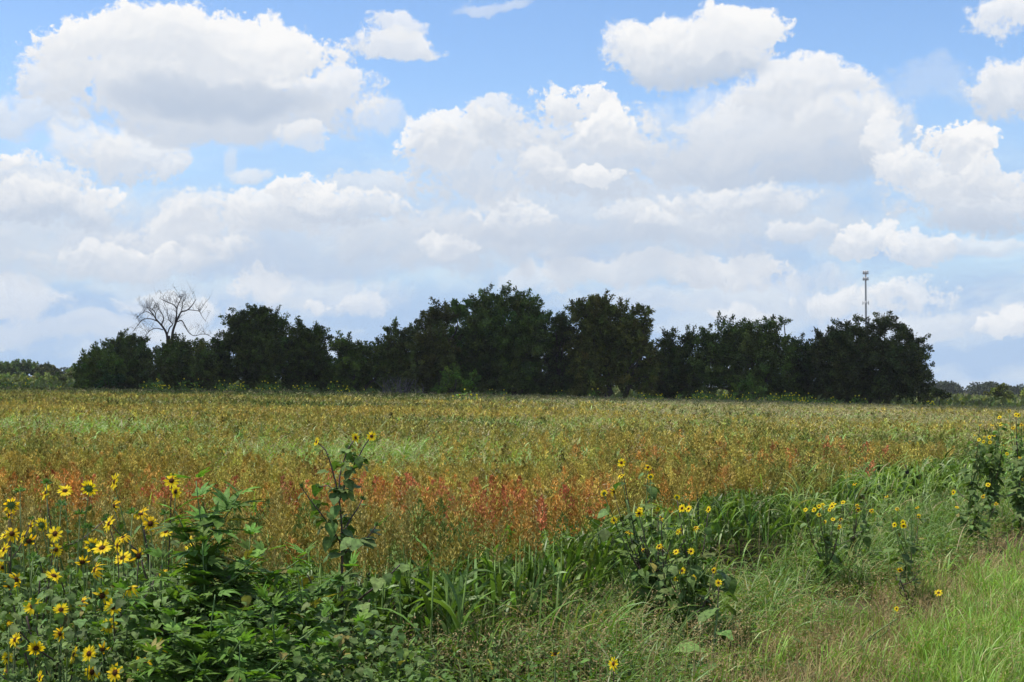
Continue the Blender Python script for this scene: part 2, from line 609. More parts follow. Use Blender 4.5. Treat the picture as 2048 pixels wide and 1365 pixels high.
def edge(x, y):
    """signed distance to the line where the mown verge (right, positive) meets the weeds"""
    e = 0.878 * (x - 1.6) - 0.478 * (y - 10.5)
    near = x - (1.15 + 0.04 * (y - 9.9))
    return np.where(y < 9.9, np.maximum(e, near) * 0 + near, e) + 0.35 * (fbm(x, y, 1.7, 5) - 0.5)


def jit(col, n, amt=0.2, hue=0.06):
    c = np.broadcast_to(np.asarray(col, float), (n, 3)) * (1 + RNG.normal(0, amt, (n, 1)))
    return np.clip(c * (1 + RNG.normal(0, hue, (n, 3))), 0.003, 1)


# ================================================================= ground
def ground():
    xs = np.r_[-6000, -2500, -1000, -400, -150, np.linspace(-60, 60, 121), 150, 400, 1000, 2500, 6000]
    ys = np.r_[-200, -40, -5, np.linspace(0, 60, 121), np.linspace(65, 200, 28), 300, 600, 1200, 3000, 9000]
    X, Y = np.meshgrid(xs, ys)
    Z = gz(X, Y)
    V = np.stack([X, Y, Z], -1).reshape(-1, 3)
    nx, ny = len(xs), len(ys)
    F = []
    for j in range(ny - 1):
        for i in range(nx - 1):
            a = j * nx + i
            F += [[a, a + 1, a + nx + 1], [a, a + nx + 1, a + nx]]
    A = Acc()
    A.add(V, F, (0.06, 0.07, 0.03))
    m = bpy.data.materials.new('soil')
    m.use_nodes = True
    t = m.node_tree
    p = t.nodes['Principled BSDF']
    p.inputs['Roughness'].default_value = 0.95
    p.inputs['Specular IOR Level'].default_value = 0.1
    geo = t.nodes.new('ShaderNodeNewGeometry')
    n1 = t.nodes.new('ShaderNodeTexNoise')
    n1.inputs['Scale'].default_value = 1.3
    n1.inputs['Detail'].default_value = 7
    n2 = t.nodes.new('ShaderNodeTexNoise')
    n2.inputs['Scale'].default_value = 22
    n2.inputs['Detail'].default_value = 4
    for q in (n1, n2):
        t.links.new(geo.outputs['Position'], q.inputs['Vector'])
    r = t.nodes.new('ShaderNodeValToRGB')
    e = r.color_ramp.elements
    e[0].position, e[0].color = 0.35, (0.05, 0.065, 0.02, 1)
    e[1].position, e[1].color = 0.65, (0.11, 0.085, 0.05, 1)
    r2 = t.nodes.new('ShaderNodeValToRGB')
    e = r2.color_ramp.elements
    e[0].position, e[0].color = 0.35, (0.6, 0.6, 0.6, 1)
    e[1].position, e[1].color = 0.7, (1.25, 1.2, 1.1, 1)
    mx = t.nodes.new('ShaderNodeMix')
    mx.data_type = 'RGBA'
    mx.blend_type = 'MULTIPLY'
    mx.inputs[0].default_value = 1
    t.links.new(n1.outputs[0], r.inputs[0])
    t.links.new(n2.outputs[0], r2.inputs[0])
    t.links.new(r.outputs[0], mx.inputs[6])
    t.links.new(r2.outputs[0], mx.inputs[7])
    t.links.new(mx.outputs[2], p.inputs['Base Color'])
    b = t.nodes.new('ShaderNodeBump')
    b.inputs['Strength'].default_value = 0.8
    b.inputs['Distance'].default_value = 0.03
    t.links.new(n2.outputs[0], b.inputs['Height'])
    t.links.new(b.outputs[0], p.inputs['Normal'])
    o = A.build('ground', m, smooth=True)
    tag(o, 'flat brown soil of the field and verge running to the horizon', 'ground', kind='structure')


ground()

# ================================================================= sorghum crop
C_GOLD, C_OLIVE, C_ORANGE, C_RED = map(np.array, ((0.365, 0.30, 0.072), (0.175, 0.235, 0.060), (0.435, 0.245, 0.062), (0.43, 0.16, 0.072)))
C_STRAW = np.array((0.40, 0.34, 0.11))


def belts(x, y):
    """long low bands that follow the drilled rows"""
    return 0.7 * fbm(x * 0.016 + 5, np.log(np.maximum(y, 3)) * 9.0, 1.0, 3) + 0.3 * fbm(x * 0.1, y * 0.35, 1.0, 8)


def crop_colour(x, y):
    px = 1024 + x / y * F_PX
    n = len(x)
    nz1 = fbm(x, y, 2.2, 11)
    nz2 = fbm(x, y * 2.2, 9.0, 23)
    # horizontal belts of riper and greener rows
    bl = belts(x, y) - 0.5
    g = np.clip(0.45 + 4.2 * bl + 0.8 * (nz1 - 0.5), 0, 1)[:, None]
    c = C_OLIVE * (1 - g) + C_GOLD * g

    def belt_at(pc, dc, wp, wd):
        return np.exp(-((px - pc) / wp) ** 2 - ((y - dc) / wd) ** 2)
    near_o = 1.25 * np.exp(-((y - 12.2) / 2.0) ** 2) * (1 / (1 + np.exp((px - 1300) / 90)))
    far_o = belt_at(1500, 19.5, 420, 5.5)
    o = np.clip(1.1 * near_o + 0.75 * far_o - 0.15, 0, 1) * np.clip(0.35 + 1.6 * (nz1 - 0.25), 0, 1)
    near_r = np.exp(-((y - (12.4 - 0.0008 * (px - 700))) / 0.8) ** 2) * (1 / (1 + np.exp((px - 1250) / 60))) * (1 / (1 + np.exp((60 - px) / 60)))
    far_r = belt_at(1640, 22, 170, 2.2) + 0.8 * belt_at(1790, 17.5, 60, 1.2)
    r = np.clip(1.0 * near_r + 0.75 * far_r + 0.9 * (fbm(x, y, 0.7, 31) - 0.5) * (near_o + far_o) - 0.25, 0, 1)
    u = U(0, 1, n)
    c = np.where((u < o * 0.52)[:, None], C_ORANGE, c)
    u = U(0, 1, n)
    c = np.where((u < r * 0.48)[:, None], C_RED, c)
    # pale straw belt in front of the red one
    st = np.clip(np.exp(-((y - 10.0) / 0.9) ** 2) * 0.6, 0, 1)
    c = np.where((U(0, 1, n) < st * 0.6)[:, None], C_STRAW, c)
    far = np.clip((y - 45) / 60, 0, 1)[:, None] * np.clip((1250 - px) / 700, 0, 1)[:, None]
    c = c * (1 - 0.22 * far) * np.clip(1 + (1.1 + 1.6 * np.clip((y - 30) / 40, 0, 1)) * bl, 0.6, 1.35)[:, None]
    return np.clip(c * (1 + RNG.normal(0, 0.24, (n, 1))) * (1 + RNG.normal(0, 0.06, (n, 3))), 0.02, 1), px


def grass_share(x, y):
    """share of the field where weeds crowd out the crop"""
    px = 1024 + x / y * F_PX
    n = fbm(x, y, 4.5, 47)
    a = np.exp(-((px - 740) / 420) ** 2 - ((y - 21.5) / 6.5) ** 2) * 1.25
    b = np.exp(-((px - 250) / 420) ** 2 - ((y - 31) / 5.0) ** 2) * 1.0
    c = (1 / (1 + np.exp((1050 - px) / 130))) * (1 / (1 + np.exp((34 - y) / 4))) * 0.85
    d = np.exp(-((px - 1120) / 150) ** 2 - ((y - 28) / 9) ** 2) * 0.55
    e = np.clip(2.2 * (0.44 - belts(x, y)), 0, 0.7) * (y > 16)
    return np.clip(np.maximum.reduce([a, b, c, d, e]) + 0.9 * (n - 0.55), 0.0, 0.95)


def in_crop(x, y):
    front = 9.2 + 0.7 * (fbm(x, y * 0 + 3, 1.1, 71) - 0.3)
    return (y > front) & (edge(x, y) < -1.0 - 1.1 * fbm(x, y, 0.9, 19)) & (y < 121 + 2 * np.sin(x * 0.2))


def heads(acc, base, h, col, K, lw, ll, hl=0.24, hr=0.05):
    """grain heads: K upward-swept florets on a spindle"""
    n = len(base)
    t = U(0, 1, (n, K))
    prof = np.sin(np.pi * np.clip(t * 0.92 + 0.12, 0, 1)) ** 0.8
    a = U(0, 2 * math.pi, (n, K))
    hrn = (hr * U(0.75, 1.35, (n, 1)))
    hln = (hl * U(0.75, 1.25, (n, 1)))
    lean = RNG.normal(0, 0.09, (n, 1, 2))
    rr = hrn * prof * U(0.5, 1.1, (n, K))
    P = np.stack([np.cos(a) * rr, np.sin(a) * rr, t * hln], -1)
    P[..., :2] += lean * t[..., None] * 1.2
    P = P + base[:, None] + np.array([0, 0, 1.0]) * h[:, None, None]
    d = np.stack([np.cos(a) * 0.7, np.sin(a) * 0.7, U(0.5, 1.5, (n, K))], -1)
    C = np.repeat(col[:, None], K, 1) * (1 + RNG.normal(0, 0.12, (n, K, 1)))
    leaflets(acc, P.reshape(-1, 3), d.reshape(-1, 3), U(0.7, 1.3, n * K) * ll, U(0.7, 1.3, n * K) * lw,
             np.clip(C, 0.01, 1).reshape(-1, 3), fold=0.3)


G1, G2, G3 = np.array((0.125, 0.21, 0.040)), np.array((0.085, 0.145, 0.034)), np.array((0.18, 0.25, 0.065))


def crop_leaves(acc, base, h, k, L=0.45, W=0.035, nseg=4):
    n = len(base)
    B = np.repeat(base, k, 0)
    B[:, 2] += np.repeat(h, k) * U(0.25, 0.72, n * k)
    cb = jit(G1 * 0.9, n * k, 0.3)
    blades(acc, B, U(0, 2 * math.pi, n * k), L * U(0.6, 1.3, n * k), W * U(0.6, 1.2, n * k), U(0.2, 0.7, n * k), U(0.6, 2.0, n * k), cb, cb * 1.2, nseg)


# --- the nearest 300 plants, one by one
nx_, ny_, _ = wedge(6000, 9.1, 18.5)
ok = in_crop(nx_, ny_) & (U(0, 1, len(nx_)) > grass_share(nx_, ny_) * 0.8)
nx_, ny_ = nx_[ok], ny_[ok]
pxx = 1024 + nx_ / ny_ * F_PX
order = np.argsort(ny_ + 100 * ((pxx < 20) | (pxx > 2030)) + 0.6 * np.abs(pxx - 900) / 900)
first, rest = order[:300], order[300:]
protos = []
for cc in (C_OLIVE, C_GOLD, C_ORANGE, C_RED, C_STRAW):
    for v in range(3):
        z0 = np.zeros((1, 3))
        h0 = np.array([0.77 + 0.05 * v])
        A1, A2, A3 = Acc(), Acc(), Acc()
        heads(A1, z0, h0, np.array([cc]) * (1 + 0.12 * (v - 1)), 190, 0.010, 0.030, 0.27, 0.046)
        crop_leaves(A2, z0, h0, 6, 0.42, 0.034, 6)
        tube(A3, [(0, 0, -0.03), (0.01, 0, h0[0] * 0.5), (0, 0.01, h0[0] + 0.05)], [0.010, 0.008, 0.005], G1, 5)
        protos.append((cc, A3.mesh('stalk', MAT_STEM), A2.mesh('leaves', MAT_GRASS, True), A1.mesh('seed_head', MAT_CROP)))
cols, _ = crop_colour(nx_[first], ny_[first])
for k, i in enumerate(first):
    c = cols[k]
    best = min(range(5), key=lambda q: np.linalg.norm(protos[q * 3][0] - c))
    cc, m3, m2, m1 = protos[best * 3 + int(RNG.integers(3))]
    x, y = nx_[i], ny_[i]
    root = thing('sorghum_plant', (x, y, gz(x, y)), 'waist high sorghum plant with one upright seed head, in the front edge of the crop',
                 'sorghum plant', 'sorghum plants along the front edge of the field')
    root.rotation_euler = (float(RNG.normal(0, 0.06)), float(RNG.normal(0, 0.06)), float(U(0, 6.28)))
    s = float(U(0.9, 1.13))
    root.scale = (s, s, s)
    link('stalk', m3, root)
    link('leaves', m2, root)
    link('seed_head', m1, root)

# --- all the rest of the crop as one mass
A = Acc()
AL = Acc()


def crop_tier(x, y, K, lw, ll, kl, leafL, leafW, nseg, hl=0.27, hr=0.044):
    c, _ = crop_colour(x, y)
    h = 0.70 + 0.16 * fbm(x, y, 3.0, 3) + 0.6 * (belts(x, y) - 0.5) + RNG.normal(0, 0.045, len(x))
    b = on_ground(x, y)
    heads(A, b, h, c, K, lw, ll, hl, hr)
    crop_leaves(AL, b, h, kl, leafL, leafW, nseg)


crop_tier(nx_[rest], ny_[rest], 150, 0.011, 0.032, 4, 0.42, 0.032, 5)
for (d0, d1, n, K, lw, ll, kl, nseg, hl, hr) in ((18.5, 30, 5400, 70, 0.016, 0.043, 3, 4, 0.28, 0.05), (30, 55, 15000, 28, 0.030, 0.080, 2, 3, 0.30, 0.062),
                                                 (55, 123, 42000, 13, 0.065, 0.16, 1, 3, 0.28, 0.12)):
    x, y, _ = wedge(n, d0, d1)
    ok = in_crop(x, y) & (U(0, 1, n) > grass_share(x, y) * 0.95)
    crop_tier(x[ok], y[ok], K, lw, ll, kl, 0.42 + 0.002 * d1, 0.04 + 0.0007 * d1, nseg, hl, hr)
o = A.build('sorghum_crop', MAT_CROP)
tag(o, 'broad field of ripening sorghum, gold and orange seed heads back to the trees', 'crop', kind='stuff')
o = AL.build('crop_foliage', MAT_GRASS, smooth=True)
tag(o, 'green leaf blades filling the rows under the sorghum heads', 'foliage', kind='stuff')


# ================================================================= tall weedy grass in the field and along its edge
def tufts(acc, x, y, k, L, W, cb, ct, lean=(0.05, 0.55), curve=(0.5, 2.0), nseg=5, spread=0.10, z0=0.0, dev=0.5):
    n = len(x)
    X = np.repeat(x, k) + RNG.normal(0, spread, n * k)
    Y = np.repeat(y, k) + RNG.normal(0, spread, n * k)
    sc = np.repeat(U(0.7, 1.2, n), k)
    c = np.repeat(jit(cb, n, 0.18, 0.08), k, 0) * (1 + RNG.normal(0, 0.12, (n * k, 1)))
    c2 = np.repeat(jit(ct, n, 0.18, 0.08), k, 0) * (1 + RNG.normal(0, 0.12, (n * k, 1)))
    dead = U(0, 1, n * k) < 0.05
    c[dead] = np.array((0.34, 0.27, 0.13)) * U(0.6, 1.1, (dead.sum(), 1))
    c2[dead] = np.array((0.46, 0.37, 0.20)) * U(0.7, 1.1, (dead.sum(), 1))
    c2[::4] = c2[::4] * 0.5 + np.array((0.36, 0.30, 0.12)) * 0.5
    P = on_ground(X, Y)
    P[:, 2] += U(0, 1, n * k) * np.repeat(np.broadcast_to(z0, (n,)), k)
    # the wind comes from the left
    azm = np.where(U(0, 1, n * k) < 0.3, RNG.normal(0.1, 0.9, n * k), U(0, 6.283, n * k))
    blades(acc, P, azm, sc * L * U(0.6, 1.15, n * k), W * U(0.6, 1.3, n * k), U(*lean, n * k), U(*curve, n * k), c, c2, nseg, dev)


def plumes(acc, P, h, K, col, L=0.03, W=0.008, r=0.11, hl=0.28):
    """open airy seed plumes on thin stalks"""
    n = len(P)
    t = U(0, 1, (n, K))
    a = U(0, 6.283, (n, K))
    rr = r * (1 - t * 0.8) * U(0.2, 1.0, (n, K))
    drift = RNG.normal(0.12, 0.12, (n, 1, 2)) * t[..., None]
    Q = np.stack([np.cos(a) * rr, np.sin(a) * rr, t * hl + rr * 0.2], -1)
    Q[..., :2] += drift
    Q = Q + P[:, None] + np.array([0, 0, 1.0]) * h[:, None, None]
    d = np.stack([np.cos(a), np.sin(a), U(-0.2, 1.4, (n, K))], -1)
    C = np.repeat(jit(col, n, 0.15), K, 0) * (1 + RNG.normal(0, 0.15, (n * K, 1)))
    leaflets(acc, Q.reshape(-1, 3), d.reshape(-1, 3), U(0.6, 1.5, n * K) * L, W, C, fold=0.2)
    blades(acc, P, U(0, 6.28, n), h + hl, np.full(n, 0.004 + W * 0.3), np.full(n, 0.02), U(0, 0.25, n), jit(np.array(col) * 0.8, n), jit(col, n), 3, 1.0)


A = Acc()
AP = Acc()
TAN = np.array((0.46, 0.40, 0.21))
for (d0, d1, n, k, L, W, nseg) in ((12, 24, 5200, 18, 0.46, 0.014, 5), (24, 45, 16000, 13, 0.46, 0.023, 4), (45, 125, 34000, 7, 0.48, 0.045, 3)):
    x, y, _ = wedge(n, d0, d1)
    gs = grass_share(x, y)
    ok = (edge(x, y) < -0.9) & (y < 123) & (U(0, 1, n) < gs * 1.5 + 0.14)
    x, y = x[ok], y[ok]
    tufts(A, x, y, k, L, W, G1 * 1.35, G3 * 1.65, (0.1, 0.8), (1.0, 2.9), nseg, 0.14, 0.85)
for (d0, d1, n, K, L, W, r) in ((11, 24, 1300, 46, 0.030, 0.007, 0.10), (24, 50, 4200, 26, 0.05, 0.012, 0.14), (50, 125, 15000, 12, 0.09, 0.026, 0.22)):
    x, y, px = wedge(n, d0, d1)
    gs = grass_share(x, y)
    right = 1 / (1 + np.exp((900 - px) / 200))
    ok = (edge(x, y) < -0.7) & (y < 124) & (U(0, 1, n) < gs * 0.7 + 0.10 + 0.35 * right * (y > 26))
    x, y = x[ok], y[ok]
    plumes(AP, on_ground(x, y), U(0.78, 1.05, len(x)), K, TAN, L, W, r)
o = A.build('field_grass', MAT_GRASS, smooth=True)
tag(o, 'bright green wild grass growing in patches through the sorghum', 'grass', kind='stuff')
o = AP.build('field_seed_plumes', MAT_DRY)
tag(o, 'pale tan seed plumes of wild grass floating over the crop', 'grass', kind='stuff')

# hollow where the weeds meet the verge: bare soil shows
def bare(x, y):
    return (((x - 3.15) / 0.5) ** 2 + ((y - 13.6) / 0.6) ** 2 < 1) | (((x - 1.75) / 0.45) ** 2 + ((y - 10.9) / 0.45) ** 2 < U(0.2, 1.3, np.shape(x)))


# --- field edge: dense johnson-like grass and leafy weeds
A = Acc()
n = 11500
x, y, px = wedge(n, 6.0, 30, power=1.7)
e = edge(x, y)
crop = in_crop(x, y)
dens = np.where(y < 9.9, 1.0, np.exp(-((e + 0.85) / 0.75) ** 2) * 1.3)
dens = np.where((e > 0.05), 0.0, dens)
dens = np.where(crop, dens * 0.5, dens)
dens = np.where((px < 560) & (y < 9.5), 0.30, dens)
dens *= 0.35 + 1.1 * (fbm(x, y, 1.3, 88) > 0.47)
# what stands close to the camera must be below the sight line at the bottom of the picture
ok = (U(0, 1, n) < dens)
ok &= ~bare(x, y)
x, y, px = x[ok], y[ok], px[ok]
near = y < 9.6
hh = np.where(px < 1180, 0.78, 0.55) * np.where(y < 9.9, 0.92, 1.0)
sel = px > 1180
for s_, hgt, kk, wd in ((sel & ~near, 0.50, 17, 0.0105), (~sel & ~near, 0.60, 13, 0.0145), (near, 0.44, 6, 0.012)):
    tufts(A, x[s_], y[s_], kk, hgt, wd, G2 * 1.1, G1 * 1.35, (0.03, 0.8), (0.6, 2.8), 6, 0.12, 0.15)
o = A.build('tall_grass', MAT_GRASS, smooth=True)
tag(o, 'rank dark green broad bladed grass in front of the sorghum', 'grass', kind='stuff')

# --- leafy ground weeds
A = Acc()
n = 5800
x, y, px = wedge(n, 5.6, 24, power=1.6)
e = edge(x, y)
dens = np.where(y < 10.5, 0.9, np.exp(-((e + 0.3) / 0.7) ** 2))
dens = np.where(e > 0.6, 0, dens) * (0.3 + 1.2 * (fbm(x, y, 0.9, 99) > 0.45))
ok = (U(0, 1, n) < dens) & ~bare(x, y)
x, y, px = x[ok], y[ok], px[ok]
for i in range(len(x)):
    k = 44
    h = float(U(0.22, 0.62)) * (1.0 if px[i] < 900 else 0.62)
    a = U(0, 6.283, k)
    t = U(0.1, 1, k)
    r = U(0.02, 0.2, k) * (1.2 - t * 0.5)
    P = np.stack([x[i] + np.cos(a) * r, y[i] + np.sin(a) * r, gz(x[i], y[i]) + t * h], -1)
    d = np.stack([np.cos(a), np.sin(a), U(-0.5, 0.6, k)], -1)
    c = jit((G1, G2, G3 * 0.8)[int(RNG.integers(3))], k, 0.18)
    leaflets(A, P, d, U(0.03, 0.08, k), U(0.012, 0.034, k), c, 0.25, np.tile([0.0, 0.0, 1.0], (k, 1)) + 0.5 * rdir(k))
o = A.build('low_weeds', MAT_LEAF)
tag(o, 'small leaved green weeds filling the ground under the taller plants', 'weeds', kind='stuff')

# --- verge: fine short grass, green at the right, dry and brown towards the weeds
A = Acc()
AD = Acc()
AP = Acc()
for (d0, d1, n, k, W, nseg) in ((8.6, 15, 5600, 16, 0.0055, 4), (15, 34, 8200, 10, 0.010, 3)):
    x, y, px = wedge(n, d0, d1, 1000, 2250)
    e = edge(x, y)
    ok = (e > -0.25) & ~bare(x, y) & ((e > 0.9) | (fbm(x, y, 0.5, 33) < 0.60)) & (U(0, 1, n) < 0.35 + 0.9 * (fbm(x, y, 0.8, 12) > 0.4))
    x, y, px, e = x[ok], y[ok], px[ok], e[ok]
    green = 1 / (1 + np.exp(-(e - 0.95 - 0.45 * (px < 1800) - 1.5 * (fbm(x, y, 1.4, 61) - 0.5)) / 0.3))
    g = U(0, 1, len(x)) < 0.18 + 0.66 * green + 0.2 * (px > 1850) * green
    tufts(A, x[g], y[g], k, 0.27, W, (0.13, 0.25, 0.03), (0.25, 0.40, 0.06), (0.02, 0.6), (0.3, 1.5), nseg, 0.09)
    # longer tussocks among it
    tufts(A, x[g][::4], y[g][::4], k, 0.38, W * 1.7, (0.12, 0.24, 0.03), (0.26, 0.42, 0.07), (0.02, 0.5), (0.4, 1.7), nseg, 0.08)
    d = ~g
    tufts(AD, x[d], y[d], k, 0.24, W * 0.8, (0.22, 0.18, 0.08), (0.42, 0.33, 0.16), (0.1, 1.0), (0.2, 1.6), nseg, 0.12)
    pl = U(0, 1, len(x)) < (0.35 - 0.2 * green)
    plumes(AP, on_ground(x[pl], y[pl]), U(0.12, 0.34, pl.sum()), 26 if d1 < 20 else 16, (0.40, 0.29, 0.14), 0.02, W * 0.9, 0.09, 0.16)
o = A.build('verge_grass', MAT_GRASS, smooth=True)
tag(o, 'short bright green verge grass beside the weeds', 'grass', kind='stuff')
o = AD.build('dry_grass', MAT_DRY, smooth=True)
tag(o, 'dry brown and straw coloured grass along the edge of the weeds', 'grass', kind='stuff')
# a scatter of thin tan seed stalks over the low weeds at the bottom of the picture
n = 900
D = U(7.2, 12.5, n)
px = U(520, 1620, n)
x = (px - 1024) / F_PX * D
q = (edge(x, D) < 0.3) & (U(0, 1, n) < 0.25 + 1.3 * (fbm(x, D, 0.8, 21) > 0.52))
plumes(AP, on_ground(x[q], D[q]), U(0.15, 0.42, q.sum()), 30, (0.40, 0.31, 0.15), 0.02, 0.006, 0.08, 0.2)
o = AP.build('verge_seed_plumes', MAT_DRY)
tag(o, 'fine reddish tan seed heads standing over the verge grass', 'grass', kind='stuff')

# ================================================================= sunflowers
def leaf_template(wave=0.05, droop=0.35):
    t = np.array([0.0, 0.10, 0.30, 0.52, 0.72, 0.88, 1.0])
    w = np.array([0.10, 0.36, 0.44, 0.36, 0.24, 0.12, 0.0])
    z = 0.10 * t - droop * t ** 2
    V = []
    for i in range(7):
        V.append((t[i], 0, z[i]))
    for s in (1, -1):
        for i in range(6):
            V.append((t[i] - 0.06 * (i == 0) , s * w[i], z[i] + 0.10 * w[i] / 0.44 + wave * math.sin(i * 2.4 + s) - 0.14 * w[i]))
    F = []
    for i in range(6):
        a, b = i, i + 1
        l0, l1 = 7 + i, 8 + i
        r0, r1 = 13 + i, 14 + i
        if i < 5:
            F += [[a, b, l1], [a, l1, l0], [a, r1, b], [a, r0, r1]]
        else:
            F += [[a, b, l0], [a, r0, b]]
    return np.array(V, float), np.array(F)


LEAFT = [leaf_template(0.05, 0.30), leaf_template(0.08, 0.55), leaf_template(0.03, 0.15)]


def lobed_template(nl=5):
    V, F = [], []
    for k in range(nl):
        a = (k - (nl - 1) / 2) * 0.62
        L = (1.0, 0.85, 0.52)[abs(k - nl // 2)]
        t = np.array([0, 0.25, 0.5, 0.78, 1.0])
        w = np.array([0.05, 0.085, 0.115, 0.065, 0.0]) * (1.0 if nl > 3 else 1.5)
        b = len(V)
        for i in range(5):
            for s in (0, 1, -1):
                X, Y = t[i] * L, s * w[i]
                zz = 0.05 * t[i] - 0.30 * (t[i] * L) ** 2 + abs(s) * 0.03
                V.append((X * math.cos(a) - Y * math.sin(a), X * math.sin(a) + Y * math.cos(a), zz))
        for i in range(4):
            p = b + 3 * i
            F += [[p, p + 3, p + 4], [p, p + 4, p + 1], [p, p + 5, p + 3], [p, p + 2, p + 5]]
    return np.array(V, float), np.array(F)


LOBET = [lobed_template(5), lobed_template(3)]


def place_leaves(acc, tmpl, pos, az_, pitch, size, col):
    """leaves at pos, pointing along azimuth az_ and raised by pitch"""
    n = len(pos)
    d = np.stack([np.cos(az_) * np.cos(pitch), np.sin(az_) * np.cos(pitch), np.sin(pitch)], -1)
    up = np.tile([0.0, 0.0, 1.0], (n, 1)) + 0.35 * rdir(n)
    col = np.array(col)
    old = U(0, 1, n) < 0.03
    col[old] = np.array((0.22, 0.19, 0.05)) * U(0.5, 1.3, (old.sum(), 1))
    scatter(acc, tmpl[0], tmpl[1], pos, frames(d, up), size, col)


Y1, Y2, Y3 = np.array((0.97, 0.78, 0.03)), np.array((0.95, 0.66, 0.02)), np.array((0.72, 0.34, 0.02))


def flower_meshes(kind, seed):
    """unit flower (diameter 1) facing +Z: bracts, petals, disc"""
    r = np.random.default_rng(seed)
    B, Pm, D = Acc(), Acc(), Acc()
    # green cup and pointed bracts
    m = 14
    a = np.linspace(0, 2 * math.pi, m, endpoint=False)
    ring = lambda rad, z: np.stack([np.cos(a) * rad, np.sin(a) * rad, np.full(m, z)], -1)
    V = np.concatenate([[[0, 0, -0.16]], ring(0.10, -0.13), ring(0.19, -0.03)])
    F = [[0, 1 + (j + 1) % m, 1 + j] for j in range(m)]
    for j in range(m):
        p, q = 1 + j, 1 + (j + 1) % m
        F += [[p, q, q + m], [p, q + m, p + m]]
    B.add(V, F, (0.10, 0.17, 0.05))
    for j in range(m):
        c, s = math.cos(a[j] + 0.2), math.sin(a[j] + 0.2)
        t = np.array([-s, c, 0])
        o = np.array([c, s, 0])
        L = 0.34 if kind != 'spent' else 0.30
        B.add([o * 0.15 + t * 0.055 + [0, 0, -0.07], o * 0.15 - t * 0.055 + [0, 0, -0.07], o * L + [0, 0, -0.06 + 0.05 * r.normal()]], [[0, 1, 2]], (0.11, 0.20, 0.05))
    n = {'full': 19, 'ragged': 13, 'spent': 6}[kind]
    for j in range(n):
        b = 2 * math.pi * (j + 0.35 * r.normal()) / n if kind != 'spent' else r.uniform(0, 6.28)
        c, s = math.cos(b), math.sin(b)
        o, t = np.array([c, s, 0]), np.array([-s, c, 0])
        L = (0.34 if kind == 'full' else 0.31) * r.uniform(0.86, 1.1)
        w = 0.064 * r.uniform(0.85, 1.2)
        up0 = r.normal(0.02, 0.05)
        dr = r.uniform(-0.03, 0.12) if kind == 'full' else r.uniform(0.0, 0.45)
        lift = 0.012 * (j % 3)
        tw = r.normal(0, 0.25)
        rows = []
        for f, wf in ((0, 0.55), (0.35, 1.0), (0.7, 0.85), (1.0, 0.06)):
            p = o * (0.16 + L * f) + np.array([0, 0, lift + up0 * f - dr * f * f])
            sd = t * math.cos(tw * f) + np.array([0, 0, 1]) * math.sin(tw * f)
            rows += [p - sd * w * wf, p + np.array([0, 0, -0.018 * wf]), p + sd * w * wf]
        F = []
        for k in range(3):
            i0 = 3 * k
            F += [[i0, i0 + 1, i0 + 4], [i0, i0 + 4, i0 + 3], [i0 + 1, i0 + 2, i0 + 5], [i0 + 1, i0 + 5, i0 + 4]]
        cc = (Y1 if kind == 'full' else Y2) * r.uniform(0.9, 1.06)
        C = np.array([Y2 * 0.9] * 3 + [cc] * 9)
        Pm.add(rows, F, C)
    # domed disc
    V = [[0, 0, 0.075]]
    F = []
    for k, (rad, z) in enumerate(((0.05, 0.072), (0.10, 0.05), (0.14, 0.01), (0.15, -0.03))):
        V += list(ring(rad, z))
    for j in range(m):
        F.append([0, 1 + j, 1 + (j + 1) % m])
        for k in range(3):
            p, q = 1 + k * m + j, 1 + k * m + (j + 1) % m
            F += [[p, p + m, q + m], [p, q + m, q]]
    C = np.array([(0.10, 0.055, 0.02)] + [(0.055, 0.025, 0.012)] * m + [(0.085, 0.035, 0.014)] * m + [(0.13, 0.055, 0.012)] * m * 2)
    D.add(V, F, C)
    return B.mesh('flower_head', MAT_STEM), Pm.mesh('petals', MAT_PETAL), D.mesh('seed_disc', MAT_DISC, True)


FLOWERS = {k: [flower_meshes(k, 40 + 7 * i + len(k)) for i in range(4)] for k in ('full', 'ragged', 'spent')}


def put_flower(root, loc0, p, facing, diam, kind):
    b, pm, dm = FLOWERS[kind][int(RNG.integers(4))]
    o = link('flower_head', b, root)
    o.location = [float(v) for v in (p - loc0)]
    q = Vector([float(v) for v in facing]).to_track_quat('Z', 'Y')
    o.rotation_mode = 'QUATERNION'
    o.rotation_quaternion = q @ Matrix.Rotation(float(U(0, 6.28)), 4, 'Z').to_quaternion()
    s = diam * 1.03
    o.scale = (s, s, s)
    link('petals', pm, o)
    link('seed_disc', dm, o)


def bud_heads(acc, P):
    """small closed buds at branch tips"""
    for p in P:
        k = 16
        d = rdir(k)
        d[:, 2] = np.abs(d[:, 2]) * 1.5 + 0.3
        leaflets(acc, np.tile(p, (k, 1)) + rdir(k) * 0.006, d, 0.028, 0.012, jit((0.11, 0.19, 0.06), k), 0.3)


C_STEM_D, C_STEM_G = np.array((0.075, 0.05, 0.045)), np.array((0.13, 0.20, 0.06))
C_SUNLEAF = np.array((0.112, 0.172, 0.048))


def facing_of(code, p):
    cam = unit(CAM - p)
    f = cam.copy()
    if code == 'f':
        f = cam + 0.42 * rdir(1)[0] + np.array([-0.3, 0, 0.42])
    elif code == 'l':
        f = np.array([-0.85, -0.65, 0.3]) + 0.2 * rdir(1)[0]
    elif code == 'r':
        f = np.array([0.85, -0.65, 0.25]) + 0.2 * rdir(1)[0]
    elif code == 'b':
        f = np.array([U(-0.5, 0.5), 0.9, 0.35])
    elif code == 'u':
        f = np.array([U(-0.5, 0.5), -0.35, 0.8])
    elif code == 'd':
        f = cam + np.array([0.1, 0, -0.6])
    return unit(f)


